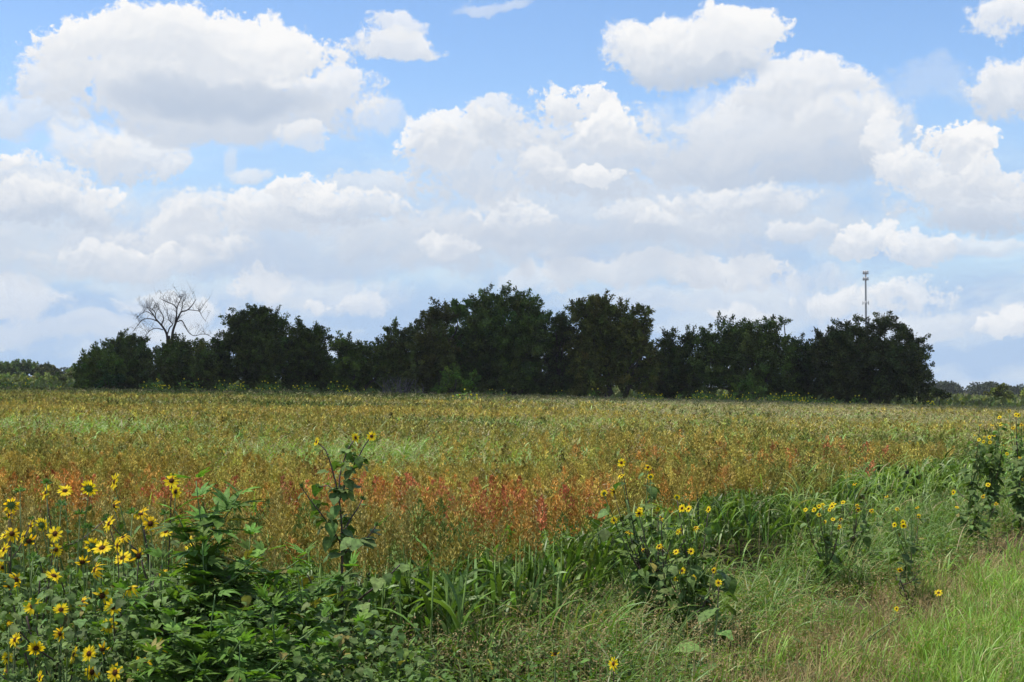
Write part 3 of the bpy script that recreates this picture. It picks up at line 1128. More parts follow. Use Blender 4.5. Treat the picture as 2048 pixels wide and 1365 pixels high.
def sunflower(label, bx, by, flowers, nleaf, lsize, extra=None, group=None, branches=None, dark=0.35, buds=5, low=0.0, thick=1.0):
    """flowers: (px, py, distance, diameter in m, facing, kind)"""
    base = np.array([bx, by, float(gz(bx, by))])
    root = thing('sunflower_plant', base, label, 'sunflower', group)
    FP = [at(f[0], f[1], f[2]) for f in flowers]
    ztop = max(p[2] for p in FP) - base[2] if FP else extra
    S, Lf = Acc(), Acc()
    lines = []
    if branches is None:
        cx = np.mean([p[0] for p in FP])
        cy = np.mean([p[1] for p in FP])
        top = np.array([cx, cy, base[2] + ztop * 0.80])
        main = curve_pts([base + [0, 0, -0.03], base + (top - base) * [0.35, 0.35, 0.45], top], 14)
        lines.append((main, 0.011 * thick, 0.005 * thick))
        for p in FP:
            zf = (p[2] - base[2]) / ztop
            i = int(np.clip(13 * zf * U(0.3, 0.7), 1, 12))
            s = main[i]
            # the neck rises past the head's height and bows to it
            mid = s * 0.45 + p * 0.55 + np.array([0, 0, -0.05 - 0.08 * U(0, 1)])
            lines.append((curve_pts([s, mid, p + [0, 0, -0.015]], 9), 0.0055 * thick, 0.003 * thick))
        for _ in range(buds):
            i = int(RNG.integers(3, 13))
            s = main[i]
            e = s + np.array([RNG.normal(0, 0.17), RNG.normal(0, 0.12), U(0.1, 0.32)])
            e[2] = min(e[2], base[2] + ztop * 1.02)
            lines.append((curve_pts([s, (s + e) / 2 + [0, 0, -0.03], e], 7), 0.005 * thick, 0.0028 * thick))
            bud_heads(Lf, [e])
    else:
        for br in branches:
            pts = curve_pts([at(q[0], q[1], q[2]) for q in br['p']], br.get('n', 12))
            lines.append((pts, br['r'][0], br['r'][1]))
            if br.get('bud'):
                bud_heads(Lf, [pts[-1]])
    off = base
    for pts, r0, r1 in lines:
        col = C_STEM_D * (1 + 0.4 * U(0, 1)) if U(0, 1) < dark else C_STEM_G
        tube(S, pts - off, np.linspace(r0, r1, len(pts)), col, 6)
    # leaves on short stalks along every stem
    wts = np.array([np.linalg.norm(np.diff(l[0], axis=0), axis=1).sum() for l in lines])
    k = RNG.choice(len(lines), nleaf, p=wts / wts.sum())
    for li in range(len(lines)):
        c = int((k == li).sum())
        if not c:
            continue
        pts = lines[li][0]
        t = U(0.08, 0.93, c) if not low else U(0.05, 1, c) ** (1 + low) * 0.9 + 0.03
        pos = np.stack([np.interp(t * (len(pts) - 1), np.arange(len(pts)), pts[:, q]) for q in range(3)], -1)
        rel = (pos[:, 2] - base[2]) / max(ztop, 0.1)
        size = lsize * (0.82 if group == BED else 1.0) * U(0.35, 1.0, c) * np.clip(1.25 - 0.75 * rel, 0.35, 1.2)
        a = U(0, 6.283, c)
        st = np.stack([np.cos(a), np.sin(a), U(0.1, 0.9, c)], -1)
        tip = pos + unit(st) * (size * 0.55)[:, None]
        for p0, p1, sz in zip(pos, tip, size):
            tube(S, [p0 - off, (p0 + p1) / 2 + [0, 0, 0.01] - off, p1 - off], [0.0028, 0.0022, 0.0018], C_STEM_G, 3)
        T = LEAFT[int(RNG.integers(3))]
        place_leaves(Lf, T, tip, a + RNG.normal(0, 0.3, c), RNG.normal(-0.35, 0.45, c), size, jit(C_SUNLEAF, c, 0.18))
    if nleaf or buds:
        # (leaves were collected in world space: bring them to the plant's own origin)
        Lf.V = [v - off.astype(np.float32) if i >= 0 else v for i, v in enumerate(Lf.V)]
    S.build('stem', MAT_STEM, root, smooth=True)
    Lf.build('leaves', MAT_DULL, root)
    for f, p in zip(flowers, FP):
        put_flower(root, base, p, facing_of(f[4], p), f[3], f[5])
    return root


def fl(s, D, diam=0.085):
    """'px py code px py code ...' -> flower tuples"""
    q = s.split()
    out = []
    for i in range(0, len(q), 3):
        c = q[i + 2]
        kind = {'F': 'full', 'R': 'ragged', 'S': 'spent'}[c[0]]
        out.append((float(q[i]), float(q[i + 1]), D * float(U(0.98, 1.02)), diam * float(U(0.8, 1.12)), c[1], kind))
    return out


BED = 'wild sunflowers crowding the near left corner'
sunflower('tall wild sunflower with the topmost large flower, behind the lobed leaf weeds', -2.15, 9.0,
          fl('343 962 Ff 351 984 Fr 229 964 Fl 228 1012 Sl 285 1027 Rl', 8.7, 0.11), 34, 0.14, group=BED)
sunflower('wild sunflower holding a wide open bloom over the sorghum, second from the left edge', -2.65, 8.9,
          fl('130 982 Ff 92 985 Fl 178 977 Fb 62 1053 Fl 84 1050 Fb', 8.6, 0.105), 36, 0.14, group=BED)
sunflower('wild sunflower against the left picture edge with orange and yellow heads below the sorghum line', -3.0, 8.5,
          fl('18 1030 Rl 22 1010 Rb 10 1072 Fu 24 1068 Rf 5 1135 Fr 8 1100 Fl', 8.3, 0.095), 30, 0.13, group=BED)
sunflower('wild sunflower with two bright blooms side by side above a ragged row of buds', -2.75, 8.1,
          fl('110 1068 Ff 46 1074 Fl 112 1100 Fr 58 1083 Sd', 8.0, 0.095), 36, 0.14, group=BED)
sunflower('wild sunflower with a single ragged star bloom near the purple branch', -1.95, 8.4,
          fl('301 1048 Rf 332 1063 Ff 218 1048 Fl 281 1029 Ru', 8.2, 0.10), 34, 0.13, group=BED)
sunflower('wild sunflower with the tight column of three stacked blooms', -2.15, 7.9,
          fl('246 1075 Ru 235 1092 Fl 245 1116 Ff 277 1112 Sr', 7.8, 0.10), 36, 0.14, group=BED)
sunflower('wild sunflower with a pair of touching blooms, one facing away', -2.3, 7.9,
          fl('204 1096 Ff 186 1092 Fb 190 1140 Rl 165 1125 Sd', 7.8, 0.10), 36, 0.14, group=BED)
sunflower('low wild sunflower whose one pale bloom looks up out of the leaves', -2.4, 7.5,
          fl('108 1152 Fu 32 1160 Rr 20 1172 Sd', 7.5, 0.095), 42, 0.15, group=BED)
sunflower('wild sunflower with two round dark centred blooms spread wide apart', -2.25, 7.1,
          fl('66 1213 Ff 122 1220 Ff 165 1205 Rl', 7.1, 0.09), 44, 0.15, group=BED)
sunflower('wild sunflower with one bloom above another beside the lobed leaf weeds', -1.95, 7.2,
          fl('226 1214 Ff 218 1252 Ff 205 1192 Sr 258 1178 Ru', 7.1, 0.088), 42, 0.15, group=BED)
sunflower('low wild sunflower at the left picture edge with side turned golden heads', -2.35, 6.6,
          fl('18 1240 Rl 30 1280 Fl 15 1316 Fr 72 1297 Fd 12 1345 Fl', 6.7, 0.075), 46, 0.15, group=BED)
sunflower('low wild sunflower with two overlapping blooms near the bottom picture edge', -2.05, 6.7,
          fl('148 1310 Fl 178 1308 Ff 120 1268 Rr 80 1357 Fl', 6.7, 0.085), 46, 0.15, group=BED)
sunflower('low wild sunflower with the lowest full bloom and a bowed neighbour', -1.85, 6.6,
          fl('230 1346 Ff 184 1345 Fr 205 1300 Sd', 6.6, 0.082), 42, 0.15, group=BED)
sunflower('low wild sunflower with one lone star bloom beside the lobed leaf weeds', -1.65, 6.7,
          fl('288 1325 Rf 320 1290 Sl', 6.6, 0.085), 34, 0.14, group=BED)
sunflower('wild sunflower half hidden in the lobed leaf weeds with four small yellow heads', -1.8, 8.2,
          fl('378 1093 Fu 375 1078 Fu 370 1135 Fl 325 1142 Ru 396 1120 Rl', 8.2, 0.075), 34, 0.13, group=BED)

# the lone tall plant
TD = 8.9
sunflower('tall lone sunflower with bare dark forked stems and three yellow flowers at the top', float(at(686, 1200, TD)[0]), TD,
          [(633, 884, TD, 0.062, 'l', 'full'), (711, 876, TD, 0.068, 'r', 'full'), (743, 873, TD, 0.066, 'f', 'full')],
          210, 0.155, dark=1.0, low=0.4,
          branches=[
              dict(p=[(687, 1420, TD), (684, 1180, TD), (684, 1095, TD), (681, 1020, TD), (676, 990, TD - .02), (668, 952, TD), (660, 925, TD), (653, 903, TD), (643, 892, TD), (636, 886, TD)], r=(0.014, 0.004), n=26),
              dict(p=[(680, 1000, TD), (680, 950, TD + .03), (687, 925, TD + .04), (697, 897, TD), (709, 880, TD)], r=(0.007, 0.0035)),
              dict(p=[(682, 995, TD), (690, 968, TD - .04), (708, 935, TD - .05), (722, 905, TD), (730, 890, TD), (741, 876, TD)], r=(0.008, 0.0035)),
              dict(p=[(684, 1090, TD), (660, 1054, TD - .05), (640, 1025, TD - .08), (620, 1000, TD - .1), (603, 975, TD - .1)], r=(0.007, 0.003), bud=1),
              dict(p=[(685, 1070, TD), (700, 1040, TD + .06), (716, 1016, TD + .08), (724, 1000, TD + .1)], r=(0.007, 0.003), bud=1),
              dict(p=[(686, 1110, TD), (712, 1088, TD - .08), (735, 1075, TD - .12), (752, 1052, TD - .15)], r=(0.006, 0.003), bud=1),
              dict(p=[(674, 985, TD), (655, 972, TD + .05), (636, 976, TD + .1)], r=(0.004, 0.0025), bud=1),
              dict(p=[(705, 940, TD - .05), (709, 925, TD - .08), (708, 912, TD - .1)], r=(0.003, 0.002), bud=1),
              dict(p=[(686, 1230, TD), (730, 1190, TD - .2), (770, 1160, TD - .3), (800, 1130, TD - .35)], r=(0.008, 0.004)),
              dict(p=[(686, 1260, TD), (640, 1200, TD - .2), (615, 1150, TD - .3)], r=(0.008, 0.004)),
              dict(p=[(686, 1300, TD), (715, 1240, TD - .3), (740, 1200, TD - .45)], r=(0.008, 0.004)),
          ])

# bush in the middle
sunflower('bushy sunflower at the weed edge, its tallest stems carrying five blooms over the sorghum', 1.22, 11.7,
          fl('1243 926 Ff 1243 952 Fu 1296 935 Rf 1301 954 Fb 1208 987 Fb 1228 984 Rr', 11.6, 0.072), 90, 0.17, thick=1.1)
sunflower('bushy sunflower with a stacked pair of blooms on its left, behind big drooping leaves', 1.35, 11.5,
          fl('1280 1020 Ff 1278 1027 Fd 1316 1018 Fl 1228 1041 Ff 1259 1065 Ru 1322 1036 Sl', 11.4, 0.068), 85, 0.18, thick=1.1)
sunflower('bushy dark leaved sunflower with blooms in a row at shoulder height facing the road', 1.55, 11.5,
          fl('1354 995 Fb 1364 1017 Fl 1377 1018 Ff 1417 1019 Fl 1356 1064 Fl 1362 1062 Fr 1391 1056 Ru', 11.4, 0.068), 90, 0.18, thick=1.1)
sunflower('low side of the bushy sunflower clump, with small round blooms down to the grass', 1.45, 11.1,
          fl('1318 1093 Rf 1352 1104 Ff 1382 1103 Ff 1364 1142 Ff 1353 1158 Fd 1388 1157 Fl 1427 1141 Rl 1286 1102 Sl', 11.0, 0.062), 75, 0.16, thick=1.1)
sunflower('short single sunflower with one bloom, standing in front of the bushy sunflower clump', 1.36, 9.75,
          fl('1437 1166 Ff', 9.9, 0.068), 12, 0.22, buds=0, low=0.6)
sunflower('short sunflower with a side turned yellow head low in the grass at the bottom', 0.58, 8.0,
          fl('1227 1328 Fl', 8.0, 0.09), 5, 0.10, buds=0)
sunflower('withered short sunflower with one spent head, low in the weeds at the bottom', 0.25, 8.2,
          fl('1110 1308 Sd', 8.2, 0.07), 5, 0.10, buds=1)
sunflower('sunflower clump with a dense bunch of small blooms at the edge of the tall grass', 3.25, 14.6,
          fl('1611 1020 Ff 1628 1020 Fl 1638 1013 Ff 1646 1017 Fr 1646 1009 Fu 1664 1013 Ff 1667 1008 Fu 1659 1020 Fl 1686 1005 Ff 1638 1030 Ff 1666 1039 Ff 1649 1044 Rf 1682 1040 Rf 1678 1054 Rl', 14.4, 0.062), 80, 0.12)
sunflower('loose sunflower with faded orange heads, right of the dense bunch of blooms', 3.6, 15.4,
          fl('1714 1012 Rl 1716 1020 Rf 1743 1022 Rf 1709 968 Ru 1773 993 Ru', 15.2, 0.06), 80, 0.13)
sunflower('sunflower with a close pair of blooms over broad pale leaves near the mown verge', 4.0, 13.9,
          fl('1806 1045 Fl 1807 1052 Fd 1789 1050 Ff', 13.8, 0.068), 44, 0.17)
sunflower('thin reddish stemmed sunflower with one low orange head at the mown verge', 3.75, 13.3,
          fl('1800 1141 Rd', 13.3, 0.075), 9, 0.12, dark=1.0, buds=2)
sunflower('sunflower with spent heads among the long grass, right of the pair of blooms', 4.6, 16.2,
          fl('1794 1018 Rf 1834 1015 Ru 1837 1033 Rf', 16.0, 0.06), 24, 0.13)
sunflower('sunflower with four scattered blooms in front of the tall bush at the right edge', 6.0, 18.4,
          fl('1907 985 Fl 1976 970 Ff 1966 993 Rl 1992 1008 Rf 1914 1015 Fu', 18.2, 0.075), 90, 0.16)
sunflower('small ground hugging sunflower with one red centred bloom in the mown grass', 4.02, 13.2,
          fl('1877 1186 Ff', 13.1, 0.078), 4, 0.08, buds=0)
sunflower('tiny ground hugging sunflower with one small dull bloom in the mown grass', 2.75, 11.4,
          fl('1793 1218 Ff', 11.3, 0.05), 4, 0.07, buds=0)
FRG = 'tall sunflowers at the right edge of the picture'
sunflower('tall sunflower at the right picture edge whose two highest blooms touch', 7.3, 20.2,
          fl('2032 830 Ff 2037 831 Ff 2018 822 Rb 2043 850 Rf 2026 856 Rl 2033 872 Sl', 20.0, 0.066), 130, 0.17, group=FRG, thick=1.3)
sunflower('tall sunflower left of the pair of highest blooms, one flower above another', 6.95, 20.6,
          fl('1999 835 Ff 2001 849 Ff 1985 850 Ru 1987 872 Fu 1979 875 Fl 2005 890 Ru', 20.4, 0.066), 150, 0.18, group=FRG, thick=1.3)
sunflower('tall sunflower with the leftmost loose heads beside the sorghum', 6.55, 20.4,
          fl('1958 880 Fl 1967 884 Fl 1968 876 Rl 1980 885 Ff 1960 850 Ru 1950 870 Ru', 20.2, 0.06), 120, 0.17, group=FRG, thick=1.2)
sunflower('dark leafy base of the tall sunflowers with one low bloom, at the right picture edge', 7.25, 19.5,
          fl('2014 908 Ff 2040 915 Ru 2046 960 Rl 2030 980 Ru', 19.4, 0.06), 190, 0.18, group=FRG, thick=1.4)

# --- small yellow specks: sunflowers along the foot of the tree line
A1 = Acc()
protos_far = []
for v in range(5):
    S = Acc()
    h = 1.35 + 0.12 * v
    for b in range(9):
        a = U(0, 6.28)
        r = U(0.1, 0.5)
        e = np.array([math.cos(a) * r, math.sin(a) * r, h * U(0.7, 1.05)])
        tube(S, [(0, 0, 0), (e[0] * 0.4, e[1] * 0.4, h * 0.5), e], [0.02, 0.012, 0.008], G2, 3)
        if U(0, 1) < 0.62:
            k = 9
            aa = np.linspace(0, 6.28, k, endpoint=False)
            d = np.stack([np.cos(aa), np.full(k, -0.15), np.sin(aa)], -1)
            leaflets(S, np.tile(e, (k, 1)), d, 0.06, 0.045, jit(Y1 * 0.95, k, 0.06, 0.02), 0.1, np.tile([0, -1.0, 0.1], (k, 1)))
    k = 90
    P = np.stack([RNG.normal(0, 0.25, k), RNG.normal(0, 0.25, k), U(0.1, h * 0.9, k)], -1)
    leaflets(S, P, rdir(k), 0.2, 0.12, jit(G1, k, 0.2), 0.2)
    protos_far.append(S.mesh('sunflower_plant', MAT_LEAF))
far_px = np.r_[U(225, 700, 30), U(1270, 1700, 44), [12, 28, 60, 120, 730, 745, 980, 1010, 1120, 1190, 1860], U(1700, 1900, 5), U(1540, 1640, 10), [912, 925, 948]]
for i, p in enumerate(far_px):
    D = float(U(118, 123.5)) if p not in (912, 925, 948) else float(U(78, 84))
    x = (p - 1024) / F_PX * D
    o = link('sunflower_plant', protos_far[int(RNG.integers(5))])
    o.location = (x, D, float(gz(x, D)))
    o.rotation_euler = (0, 0, float(U(-0.6, 0.6)))
    s = float(U(0.9, 1.2))
    o.scale = (s, s, s)
    tag(o, 'distant yellow flowered sunflower among the weeds at the foot of the trees' if D > 100 else 'distant small yellow flowered sunflower out in the middle of the sorghum',
        'sunflower', 'sunflowers along the foot of the tree line' if D > 100 else 'sunflowers out in the middle of the crop')


# ================================================================= big lobed-leaf weeds (left of centre)
def ragweed(label, px, top_py, D, spread, npair, size, group='tall weeds with lobed leaves beside the sunflowers', tone=1.0):
    top = at(px, top_py, D)
    bx = top[0] + float(U(-0.08, 0.08))
    base = np.array([bx, D, float(gz(bx, D))])
    root = thing('ragweed_plant', base, label, 'weed', group)
    S, Lf = Acc(), Acc()
    h = top[2] - base[2]
    lines = [curve_pts([[0, 0, -0.03], [float(U(-.05, .05)), float(U(-.05, .05)), h * 0.5], top - base], 16)]
    for b in range(9):
        s = lines[0][int(3 + b * 1.2)]
        a = b * 2.4 + U(-0.3, 0.3)
        e = s + np.array([math.cos(a) * spread, math.sin(a) * spread * 0.8, U(0.2, 0.45) * h * 0.6])
        e[2] = min(e[2], h * 0.95)
        lines.append(curve_pts([s, (s + e) / 2 + [0, 0, -0.02], e], 9))
    for i, l in enumerate(lines):
        tube(S, l, np.linspace(0.010 if i == 0 else 0.006, 0.003, len(l)), (0.12, 0.20, 0.06), 5)
        n = npair if i == 0 else npair // 2
        t = np.repeat(np.linspace(0.15, 1.0, n), 2)
        pos = np.stack([np.interp(t * (len(l) - 1), np.arange(len(l)), l[:, q]) for q in range(3)], -1)
        a = np.repeat(np.arange(n) * 1.57, 2) + np.tile([0, math.pi], n) + RNG.normal(0, 0.25, 2 * n)
        pit = RNG.normal(0.15, 0.35, 2 * n) + 0.6 * (t > 0.93)
        sz = size * U(0.6, 1.15, 2 * n) * (1.05 - 0.5 * t)
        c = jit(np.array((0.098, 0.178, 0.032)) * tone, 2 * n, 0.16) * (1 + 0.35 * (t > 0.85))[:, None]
        u = U(0, 1, 2 * n) < 0.7
        st = np.stack([np.cos(a) * np.cos(pit), np.sin(a) * np.cos(pit), np.sin(pit)], -1)
        pos2 = pos + st * (sz * 0.25)[:, None]
        for m_, T in ((u, LOBET[0]), (~u, LOBET[1])):
            if m_.any():
                place_leaves(Lf, T, pos2[m_], a[m_], pit[m_], sz[m_], c[m_])
    S.build('stem', MAT_STEM, root, smooth=True)
    Lf.build('leaves', MAT_LEAF, root)


for a_ in (('tallest lobed leaf weed, its tip lifted over the red sorghum', 392, 962, 7.3, 0.20, 15, 0.21),
           ('lobed leaf weed just right of the tallest one, with a broad top', 500, 1072, 7.5, 0.30, 14, 0.19),
           ('lobed leaf weed at the right side of its patch, beside the tall lone sunflower', 590, 1120, 7.7, 0.30, 13, 0.18),
           ('lobed leaf weed in the middle of its patch, leaves overlapping the sunflowers', 405, 1085, 7.1, 0.30, 14, 0.19),
           ('lobed leaf weed on the sunflower side with dark leaves reaching left', 325, 1120, 7.2, 0.30, 13, 0.19),
           ('low lobed leaf weed in front with shaded dark leaves', 430, 1190, 6.5, 0.28, 13, 0.17),
           ('low lobed leaf weed at the bottom with pale broad leaflets', 545, 1215, 6.6, 0.28, 13, 0.17),
           ('low lobed leaf weed in the bottom corner beneath the star shaped sunflower', 350, 1235, 6.4, 0.25, 12, 0.16),
           ('small lobed leaf weed between the sunflowers and the bottom edge', 480, 1290, 6.2, 0.22, 11, 0.15)):
    ragweed(*a_)

# --- pale stalks with closed heads standing among the near sunflowers
for i, (px, py, D) in enumerate(((93, 968, 8.6), (122, 1012, 8.3), (160, 1030, 8.2), (265, 1028, 8.1), (176, 1058, 8.0), (40, 985, 8.7), (300, 1108, 7.4), (330, 1030, 8.6), (66, 1118, 7.6), (140, 1150, 7.3))):
    p = at(px, py, D)
    b = np.array([p[0] + float(U(-.1, .1)), D, float(gz(p[0], D))])
    root = thing('sunflower_stalk', b, 'pale sunflower stalk with one closed green head and no petals, among the near left sunflowers', 'sunflower stalk', 'bare sunflower stalks')
    S, H = Acc(), Acc()
    tip = p - b
    tube(S, curve_pts([(0, 0, 0), tip * [0.5, 0.5, 0.6], tip], 8), np.linspace(0.006, 0.0032, 8), (0.20, 0.26, 0.09), 5)
    k = 22
    d = rdir(k)
    d[:, 2] = np.abs(d[:, 2]) * 0.8 + 0.1
    leaflets(H, np.tile(tip, (k, 1)) + d * 0.008, d, 0.036, 0.016, jit((0.13, 0.22, 0.07), k), 0.3)
    S.build('stem', MAT_STEM, root, smooth=True)
    H.build('flower_head', MAT_LEAF, root)

# --- leafy undergrowth round the near plants: broader leaves, denser than the open ground
A = Acc()
n = 4600
px = U(-110, 860, n)
D = U(6.3, 9.6, n)
top = np.interp(px, [0, 250, 420, 640, 760, 860], [1120, 1130, 1180, 1215, 1240, 1300]) + RNG.normal(0, 25, n)
x = (px - 1024) / F_PX * D
zt = 2.1 - (top - 767) / F_PX * D
z = gz(x, D) + U(0.1, 1, n) ** 0.8 * np.clip(zt, 0.15, 1.1)
P = np.stack([x, D, z], -1)
place_leaves(A, LEAFT[1], P, U(0, 6.28, n), RNG.normal(-0.2, 0.5, n), U(0.022, 0.062, n), jit(C_SUNLEAF * 0.95, n, 0.22))
n = 9000
px = U(250, 1250, n)
D = U(6.4, 9.4, n)
x = (px - 1024) / F_PX * D
P = np.stack([x, D, gz(x, D) + U(0.05, 1, n) * (0.28 + 0.3 * fbm(x, D, 0.5, 9))], -1)
leaflets(A, P, np.stack([np.cos(q := U(0, 6.28, n)), np.sin(q), U(-0.3, 0.8, n)], -1), U(0.03, 0.085, n), U(0.012, 0.036, n), jit(G2 * 1.1, n, 0.25), 0.25,
         np.tile([0.0, 0.0, 1.0], (n, 1)) + 0.5 * rdir(n))
o = A.build('undergrowth', MAT_DULL)
tag(o, 'dark leafy undergrowth knitting the near weeds together', 'undergrowth', kind='stuff')


# ================================================================= trees
def branch_tubes(acc, a, b, r0, r1, bend=0.15, n=7, col=(0.09, 0.075, 0.06), sides=5):
    a, b = np.asarray(a, float), np.asarray(b, float)
    L = np.linalg.norm(b - a)
    m1 = a * 0.66 + b * 0.34 + RNG.normal(0, bend * L * 0.5, 3)
    m2 = a * 0.33 + b * 0.67 + RNG.normal(0, bend * L * 0.5, 3)
    p = curve_pts([a, m1, m2, b], n)
    tube(acc, p, np.linspace(r0, r1, n), col, sides)
    return p


def tree(label, D, lobes, col, leaf=0.20, dens=1.0, name='tree', cat='tree', group='trees of the dark tree line', trunks=2, sprig=1.0, zlow=0.0):
    cx = np.mean([l[0] for l in lobes])
    bx = float(at(cx, 775, D)[0])
    base = np.array([bx, D, float(gz(bx, D))])
    root = thing(name, base, label, cat, group)
    T, Cr = Acc(), Acc()
    col = np.asarray(col) * U(0.82, 1.25) * np.array([U(0.85, 1.25), 1.0, U(0.8, 1.2)])
    C0 = []
    full = list(lobes)
    for (px, py, r) in lobes:
        # the crown carries on down towards the ground below each lobe
        q = py + r * 1.0
        while q < 768 + px * 0.0135 and r > 15 and D < 160:
            if U(0, 1) < 0.66:
                full.append((px + float(U(-12, 12)), q, min(r, 34) * float(U(0.8, 1.1))))
            q += min(r, 34) * 1.1
    for (px, py, r) in full:
        r = r * 1.08
        R_ = r * D / F_PX
        c = at(px, py, D + float(U(-1, 1)) * min(2.2, R_ * 1.3)) - base
        c[2] = max(c[2], R_ * 0.55 + zlow)
        C0.append((c, R_))
    forks = []
    for t_ in range(trunks):
        s = np.array([U(-0.5, 0.5) * (trunks > 1), U(-0.4, 0.4), -0.2])
        f = np.array([s[0] * 2.5 + U(-0.4, 0.4), U(-0.5, 0.5), max(c[0][2] for c in C0) * U(0.22, 0.32)])
        H = max(c[0][2] for c in C0)
        branch_tubes(T, s, f, 0.035 * H, 0.024 * H, 0.06, 6, sides=8)
        forks.append(f)
    for c, R_ in C0:
        f = min(forks, key=lambda q: np.linalg.norm(q - c))
        p = branch_tubes(T, f, c, 0.016 * H, 0.04, 0.13, 8)
        nt_ = max(6, int(13 * R_ ** 2 * sprig))
        nt_ = min(nt_, 150)
        d = rdir(nt_)
        d[:, 2] = d[:, 2] * 0.9 + 0.22
        d = unit(d)
        s = c + rdir(nt_) * R_ * 0.25
        ln = R_ * U(0.6, 1.15, nt_) * (1.0 + 0.35 * (U(0, 1, nt_) < 0.12))
        e = c + d * ln[:, None]
        for k in range(0, nt_, 3):
            branch_tubes(T, s[k], e[k], 0.03, 0.012, 0.1, 4, sides=3)
        nl = int(np.clip(85 * R_ * dens * (0.2 / leaf) ** 1.6, 30, 170))
        t = U(0.25, 1.06, (nt_, nl)) ** 0.8
        P = s[:, None] * (1 - t[..., None]) + e[:, None] * t[..., None]
        P = P + RNG.normal(0, 1, P.shape) * (0.10 + 0.10 * R_) * np.clip(1.35 - t, 0.35, 1)[..., None]
        dd = unit(d[:, None] * 0.6 + RNG.normal(0, 0.6, P.shape))
        cc = np.repeat(jit(col, nt_, 0.22, 0.08), nl, 0) * (1 + RNG.normal(0, 0.18, (nt_ * nl, 1)))
        leaflets(Cr, P.reshape(-1, 3), dd.reshape(-1, 3), leaf * U(0.6, 1.3, nt_ * nl), leaf * 0.62 * U(0.6, 1.3, nt_ * nl), np.clip(cc, 0.003, 1), 0.25)
    T.build('trunk', MAT_BARK, root, smooth=True)
    Cr.build('crown', MAT_TREE, root)
    return root


TG = np.array((0.082, 0.110, 0.020))
TG2 = np.array((0.108, 0.150, 0.024))
TG3 = np.array((0.070, 0.090, 0.020))
tree('feathery low tree at the left end of the dark tree line', 127, [(172, 742, 26), (198, 722, 28), (170, 762, 22), (215, 748, 34), (190, 765, 26)], TG2, sprig=1.3)
tree('low dark tree with two small points, second from the left end', 131, [(238, 702, 32), (270, 692, 28), (252, 738, 44), (290, 726, 30), (280, 760, 30)], TG)
tree('dark bushy tree wrapped round the foot of the dead tree', 126, [(345, 708, 34), (322, 742, 36), (375, 730, 42), (408, 708, 26), (400, 748, 38), (350, 765, 30)], TG3)
tree('low rounded tree between the dead tree and the taller round crown', 130, [(446, 695, 26), (430, 738, 38), (462, 742, 36), (436, 768, 24)], TG2)
tree('tall tree with a round mushroom shaped crown near the left third', 129, [(485, 648, 30), (514, 640, 28), (543, 650, 28), (505, 676, 40), (528, 722, 46), (500, 752, 34)], TG)
tree('broad tree right of the mushroom shaped crown', 132, [(600, 676, 32), (634, 684, 30), (575, 700, 34), (612, 733, 48), (648, 742, 34), (590, 762, 28)], TG)
tree('low flat topped tree in the dip left of the middle', 130, [(690, 694, 26), (716, 702, 28), (745, 712, 26), (698, 745, 40), (742, 752, 34)], TG2)
tree('slender tree with a thin pointed top at the left of the tall middle group', 131, [(786, 658, 18), (770, 695, 24), (800, 690, 34), (826, 668, 18), (780, 742, 36), (815, 740, 42)], TG, dens=0.85)
tree('tree rising in a step towards the tallest crown', 128, [(850, 650, 24), (880, 640, 32), (860, 700, 44), (845, 745, 38)], TG)
tree('bushy topped tree directly left of the tallest crown', 132, [(913, 630, 30), (925, 690, 46), (893, 742, 40), (936, 752, 34)], TG2)
tree('tallest tree of the line with a massive double crown', 130, [(962, 612, 30), (1004, 606, 28), (1044, 612, 32), (1072, 640, 28), (985, 662, 54), (1040, 684, 50), (975, 738, 44), (1030, 752, 36)], TG2, trunks=3)
tree('narrow tree filling the gap right of the tallest crown', 132, [(1108, 652, 24), (1134, 648, 24), (1118, 696, 40), (1104, 740, 34), (1134, 745, 34)], TG3, dens=0.8)
tree('tall wide tree with a ragged crown right of the middle', 129, [(1160, 630, 30), (1200, 620, 32), (1243, 632, 30), (1282, 628, 20), (1275, 668, 28), (1188, 680, 50), (1240, 690, 46), (1175, 738, 36), (1240, 752, 36), (1297, 705, 24)], TG, trunks=3)
tree('thin airy tree in the low gap of the line with sky behind it', 132, [(1345, 686, 26), (1378, 690, 26), (1318, 722, 30), (1350, 735, 38), (1385, 740, 34), (1322, 762, 26)], TG, dens=0.85)
tree('flat topped tree whose crown leans out to the right', 129, [(1412, 680, 26), (1450, 672, 28), (1495, 666, 28), (1540, 660, 24), (1568, 645, 10), (1430, 725, 42), (1500, 712, 50), (1555, 705, 34), (1470, 760, 32), (1530, 762, 34)], TG, trunks=3)
tree('low tree bridging the leaning crown and the last big tree', 133, [(1595, 704, 26), (1622, 708, 24), (1605, 750, 40)], TG3)
tree('big spreading tree at the right end with the phone mast behind it', 128, [(1655, 690, 30), (1688, 670, 30), (1716, 640, 11), (1735, 668, 26), (1772, 656, 26), (1806, 664, 22), (1830, 690, 22), (1852, 708, 14), (1690, 725, 50), (1758, 722, 56), (1815, 735, 38), (1848, 752, 18), (1660, 768, 36), (1738, 775, 34), (1800, 778, 26)], TG3, trunks=4)
tree('low dark shrub at the right foot of the line', 126, [(1872, 786, 12), (1856, 790, 14), (1890, 792, 8)], TG, name='shrub', cat='shrub', group=None, trunks=1)
tree('yellow green sapling in front of the slender tree', 124, [(905, 745, 18), (890, 768, 20), (925, 772, 20), (945, 760, 14)], TG2 * 1.5, name='sapling', group=None, trunks=1)
tree('small fresh green sapling before the low left trees', 125, [(222, 742, 16), (208, 762, 16), (240, 765, 16)], np.array((0.03, 0.085, 0.02)), name='sapling', group=None, trunks=1)
